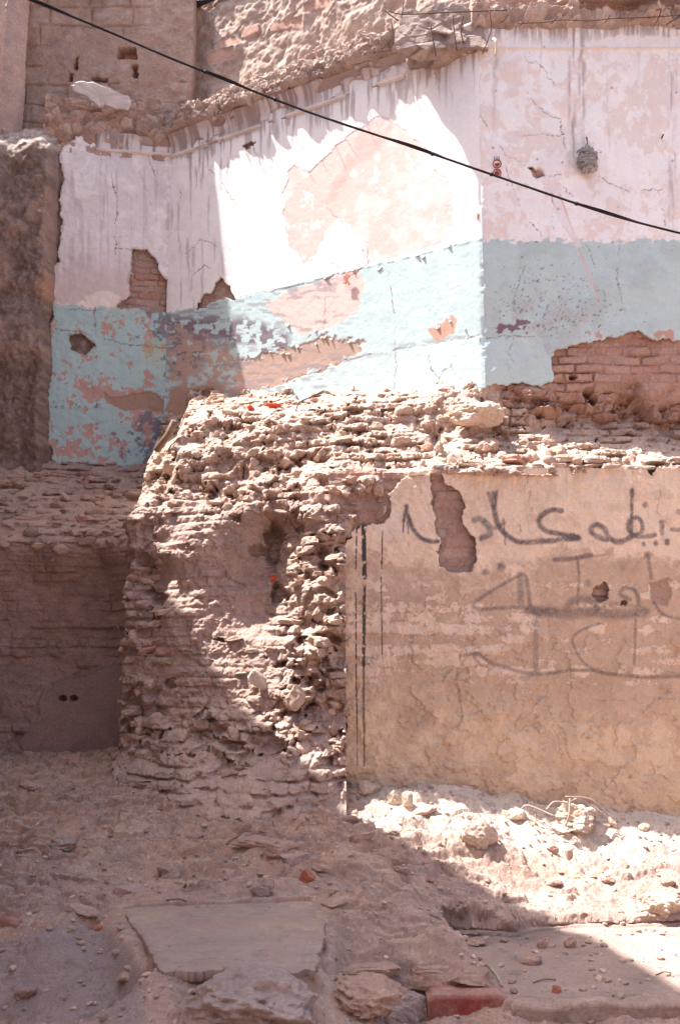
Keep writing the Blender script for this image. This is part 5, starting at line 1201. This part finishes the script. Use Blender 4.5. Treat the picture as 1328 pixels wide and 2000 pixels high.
# peeled flap of plaster under the salmon patch
fp = WM.hit(676, 545, .03); flat_piece('plaster_flap', [(-.03, .03), (.0, .04), (.04, .02), (.015, .0), (.03, -.06), (.012, -.03), (-.012, -.035), (-.02, .0)], fp, WM.t, np.array([0, 0, 1.]), .008, tinted('salmon_flake', (.5, .22, .17)), 9, 'small reddish flap of plaster curling off the slanting wall', 'plaster flake', (.5, .22, .17))
# timber, rod, scraps
p = at(333, 842, 7.72); hexa_pts = lambda a, b, w, h: None
o = tube('wood_plank', [at(306, 880, 7.9), at(330, 848, 7.8), at(342, 822, 7.75)], .03, M_WOOD, n=4, loc=tuple(at(306, 880, 7.9))); o.scale = (1, 1, 1); tag(o, 'weathered plank end leaning at the left shoulder of the ruin', 'plank')
q0 = on_ruin(578, 802)
o = tube('steel_rod', smooth_pts([q0, at(585, 786, q0[1] + .0), at(608, 775, q0[1] - .05), at(633, 763, q0[1] - .1)], 4), .005, M_STEEL, n=6, loc=tuple(q0)); tag(o, 'thin rusty rod sticking out of the rubble below the blue dado', 'rod')
red = tinted('red_plastic', (.65, .07, .035), rough=.35, bump=.2)
for (x, y, w, sd, lb, cat) in ((489, 796, 16, 61, 'small red scrap on the rubble top, left of the other red scrap', 'scrap'), (535, 793, 36, 62, 'long red and white wrapper scrap on the rubble top', 'scrap'), (534, 1130, 16, 63, 'bright red scrap wedged in the middle of the brick ruin', 'scrap')):
    q = on_ruin(x, y); q[1] -= .02; s_ = q[1] / F * w / 2
    o = rock('red_scrap', tuple(q), (s_, .02, .018), sd, red, 3, 5, .3, rz=.3); tag(o, lb, cat)
q = on_ruin(462, 800); 
for (x, y, w, h, sd, lb) in ((461, 798, 26, 14, 71, 'small white stone on top of the rubble left of the red scraps'), (411, 806, 16, 10, 72, 'small pale stone on the left shoulder of the rubble')):
    q = on_ruin(x, y); s_ = q[1] / F; o = rock('rock', (q[0], q[1] - .01, q[2] + .01), (w * s_ / 2, .04, h * s_ / 2), sd, rock_m[0], 3, 9, .15); tag(o, lb, 'rock')
q = on_ruin(506, 1328); o = rock('brick_piece', (q[0], q[1] - .03, q[2]), (.075, .04, .04), 77, rock_m[0], 4, 4, .1, rz=.3, rx=.3, blocky=True); o.rotation_euler[1] = .6; tag(o, 'pale squared brick piece tilted on the lower slope of the ruin', 'brick')
q = on_ruin(930, 820); 
T_X = None
o = rock('boulder', tuple(at(932, 808, 7.28)), (.185, .14, .105), 81, rock_m[0], 5, 9, .22); tag(o, 'large pale boulder under the wall corner, overhanging the ledge', 'boulder' if False else 'rock')
# dry roots over the rubble lump
M_ROOT = tinted('dry_root', (.40, .31, .26), bump=.3)
T_O = empty('dry_roots', tuple(ray_ground(1110, 1610)), 'thin dry roots and cords draped over the pale rubble lump', 'roots')
def root_pts(L, Yo=0.0):
    out = []
    for (a, b, h) in L:
        g_ = ray_ground(a, b + h); out.append(at(a, b, g_[1] - Yo))
    return smooth_pts(out, 5)
for L, r_ in (([(1018,1580,8),(1028,1573,16),(1050,1580,20),(1084,1595,16)], .006), ([(1066,1582,40),(1082,1566,50),(1110,1568,50),(1130,1558,58),(1150,1570,50),(1185,1596,20)], .006), ([(1112,1560,60),(1111,1590,35),(1104,1613,14)], .007), ([(1104,1556,62),(1150,1560,55),(1175,1580,30),(1200,1600,10)], .006), ([(1045,1590,14),(1048,1602,8),(1075,1615,6)], .004)):
    tube('root', root_pts(L, .07), r_, M_ROOT, T_O, n=6)
g_ = ray_ground(1148, 1612); yp = at(1149, 1590, g_[1] - .06)
flat_piece('yellow_scrap', [(-.012, .045), (.012, .03), (.016, -.04), (-.008, -.05), (-.016, 0)], yp, np.array([1., 0, 0]), np.array([0, .2, .98]), .006, tinted('yellow_plastic', (.65, .42, .05), rough=.5), 12, 'yellow plastic strip stuck on the pale rubble lump', 'scrap', (.6, .4, .05))
# twigs
for i, (a, b, c_, lb) in enumerate((((478, 1627), (520, 1629), .003, 'thin dark twig on the left slope, topmost'), ((490, 1641), (535, 1652), .003, 'thin crooked twig on the slope below the topmost twig'), ((1156/2, 1622), (1184/2, 1608), .003, 'short dark twig right of the left slope'), ((955, 1892), (980, 1930), .006, 'pale stick leaning over the left front of the trench'), ((1040, 1921), (1085, 1916), .003, 'thin twig lying on the trench floor'), ((1280, 1906), (1310, 1902), .003, 'thin dark twig on the sunlit trench floor'), ((325, 1760), (365, 1763), .003, 'thin twig along the back edge of the concrete slab'))):
    A0 = ray_ground(*a); B0 = ray_ground(*b); m = (A0 + B0) / 2 + np.array([.005, .01, .006]); up = np.array([0, 0, c_ * 1.2])
    o = tube('twig', smooth_pts([A0 + up, m + up, B0 + up], 4), c_, M_ROOT if c_ > .005 else M_WOOD, n=5, loc=tuple(A0)); tag(o, lb, 'twig')

# ================================================================== NEIGHBOURING HOUSES (out of frame; they shade the left and bounce light)
def prism(name, poly, z0, z1, mat, parent):
    n = len(poly); v = [(x, y, z0) for x, y in poly] + [(x, y, z1) for x, y in poly]
    me = bpy.data.meshes.new(name); off = parent.location
    me.from_pydata([(a - off[0], b - off[1], c_ - off[2]) for a, b, c_ in v], [], [tuple(range(n))[::-1], tuple(range(n, 2 * n))] + [(i, (i + 1) % n, n + (i + 1) % n, n + i) for i in range(n)])
    me.update(); return link(me, name, mat, parent, False)
M_OCHRE = tinted('pink_limewash', (.47, .37, .335), fine=30, bump=.3)
T_H = empty('neighbour_house', (-6, 5, 0), 'pink limewashed house standing left of the ruin, outside the picture', 'house')
edge = [(-2.35, 3.0), (-2.62, 4.0), (-2.93, 5.22), (-3.15, 6.2), (-3.3, 6.33), (-3.51, 6.5), (-4.1, 6.95), (-4.42, 7.25), (-4.6, 7.5), (-4.74, 7.83), (-4.75, 8.6), (-4.45, 9.08)]
prism('wall', [(-12, 3.0)] + edge + [(-12, 9.08)], -.1, 8.3, M_OCHRE, T_H)
prism('roof', [(-12.2, 2.8), (-2.35, 2.99)] + edge[1:] + [(-3.35, 9.08), (-2.43, 9.09), (-2.05, 9.45), (-2.0, 10.5), (-12.2, 10.5)], 8.303, 8.62, M_OCHRE, T_H)
T_H2 = empty('opposite_house', (0, -3, 0), 'pink limewashed house front across the alley, behind the viewer', 'house')
prism('wall', [(-14, -6), (14, -6), (14, -2.6), (-14, -2.6)], -.1, 6.0, M_OCHRE, T_H2)
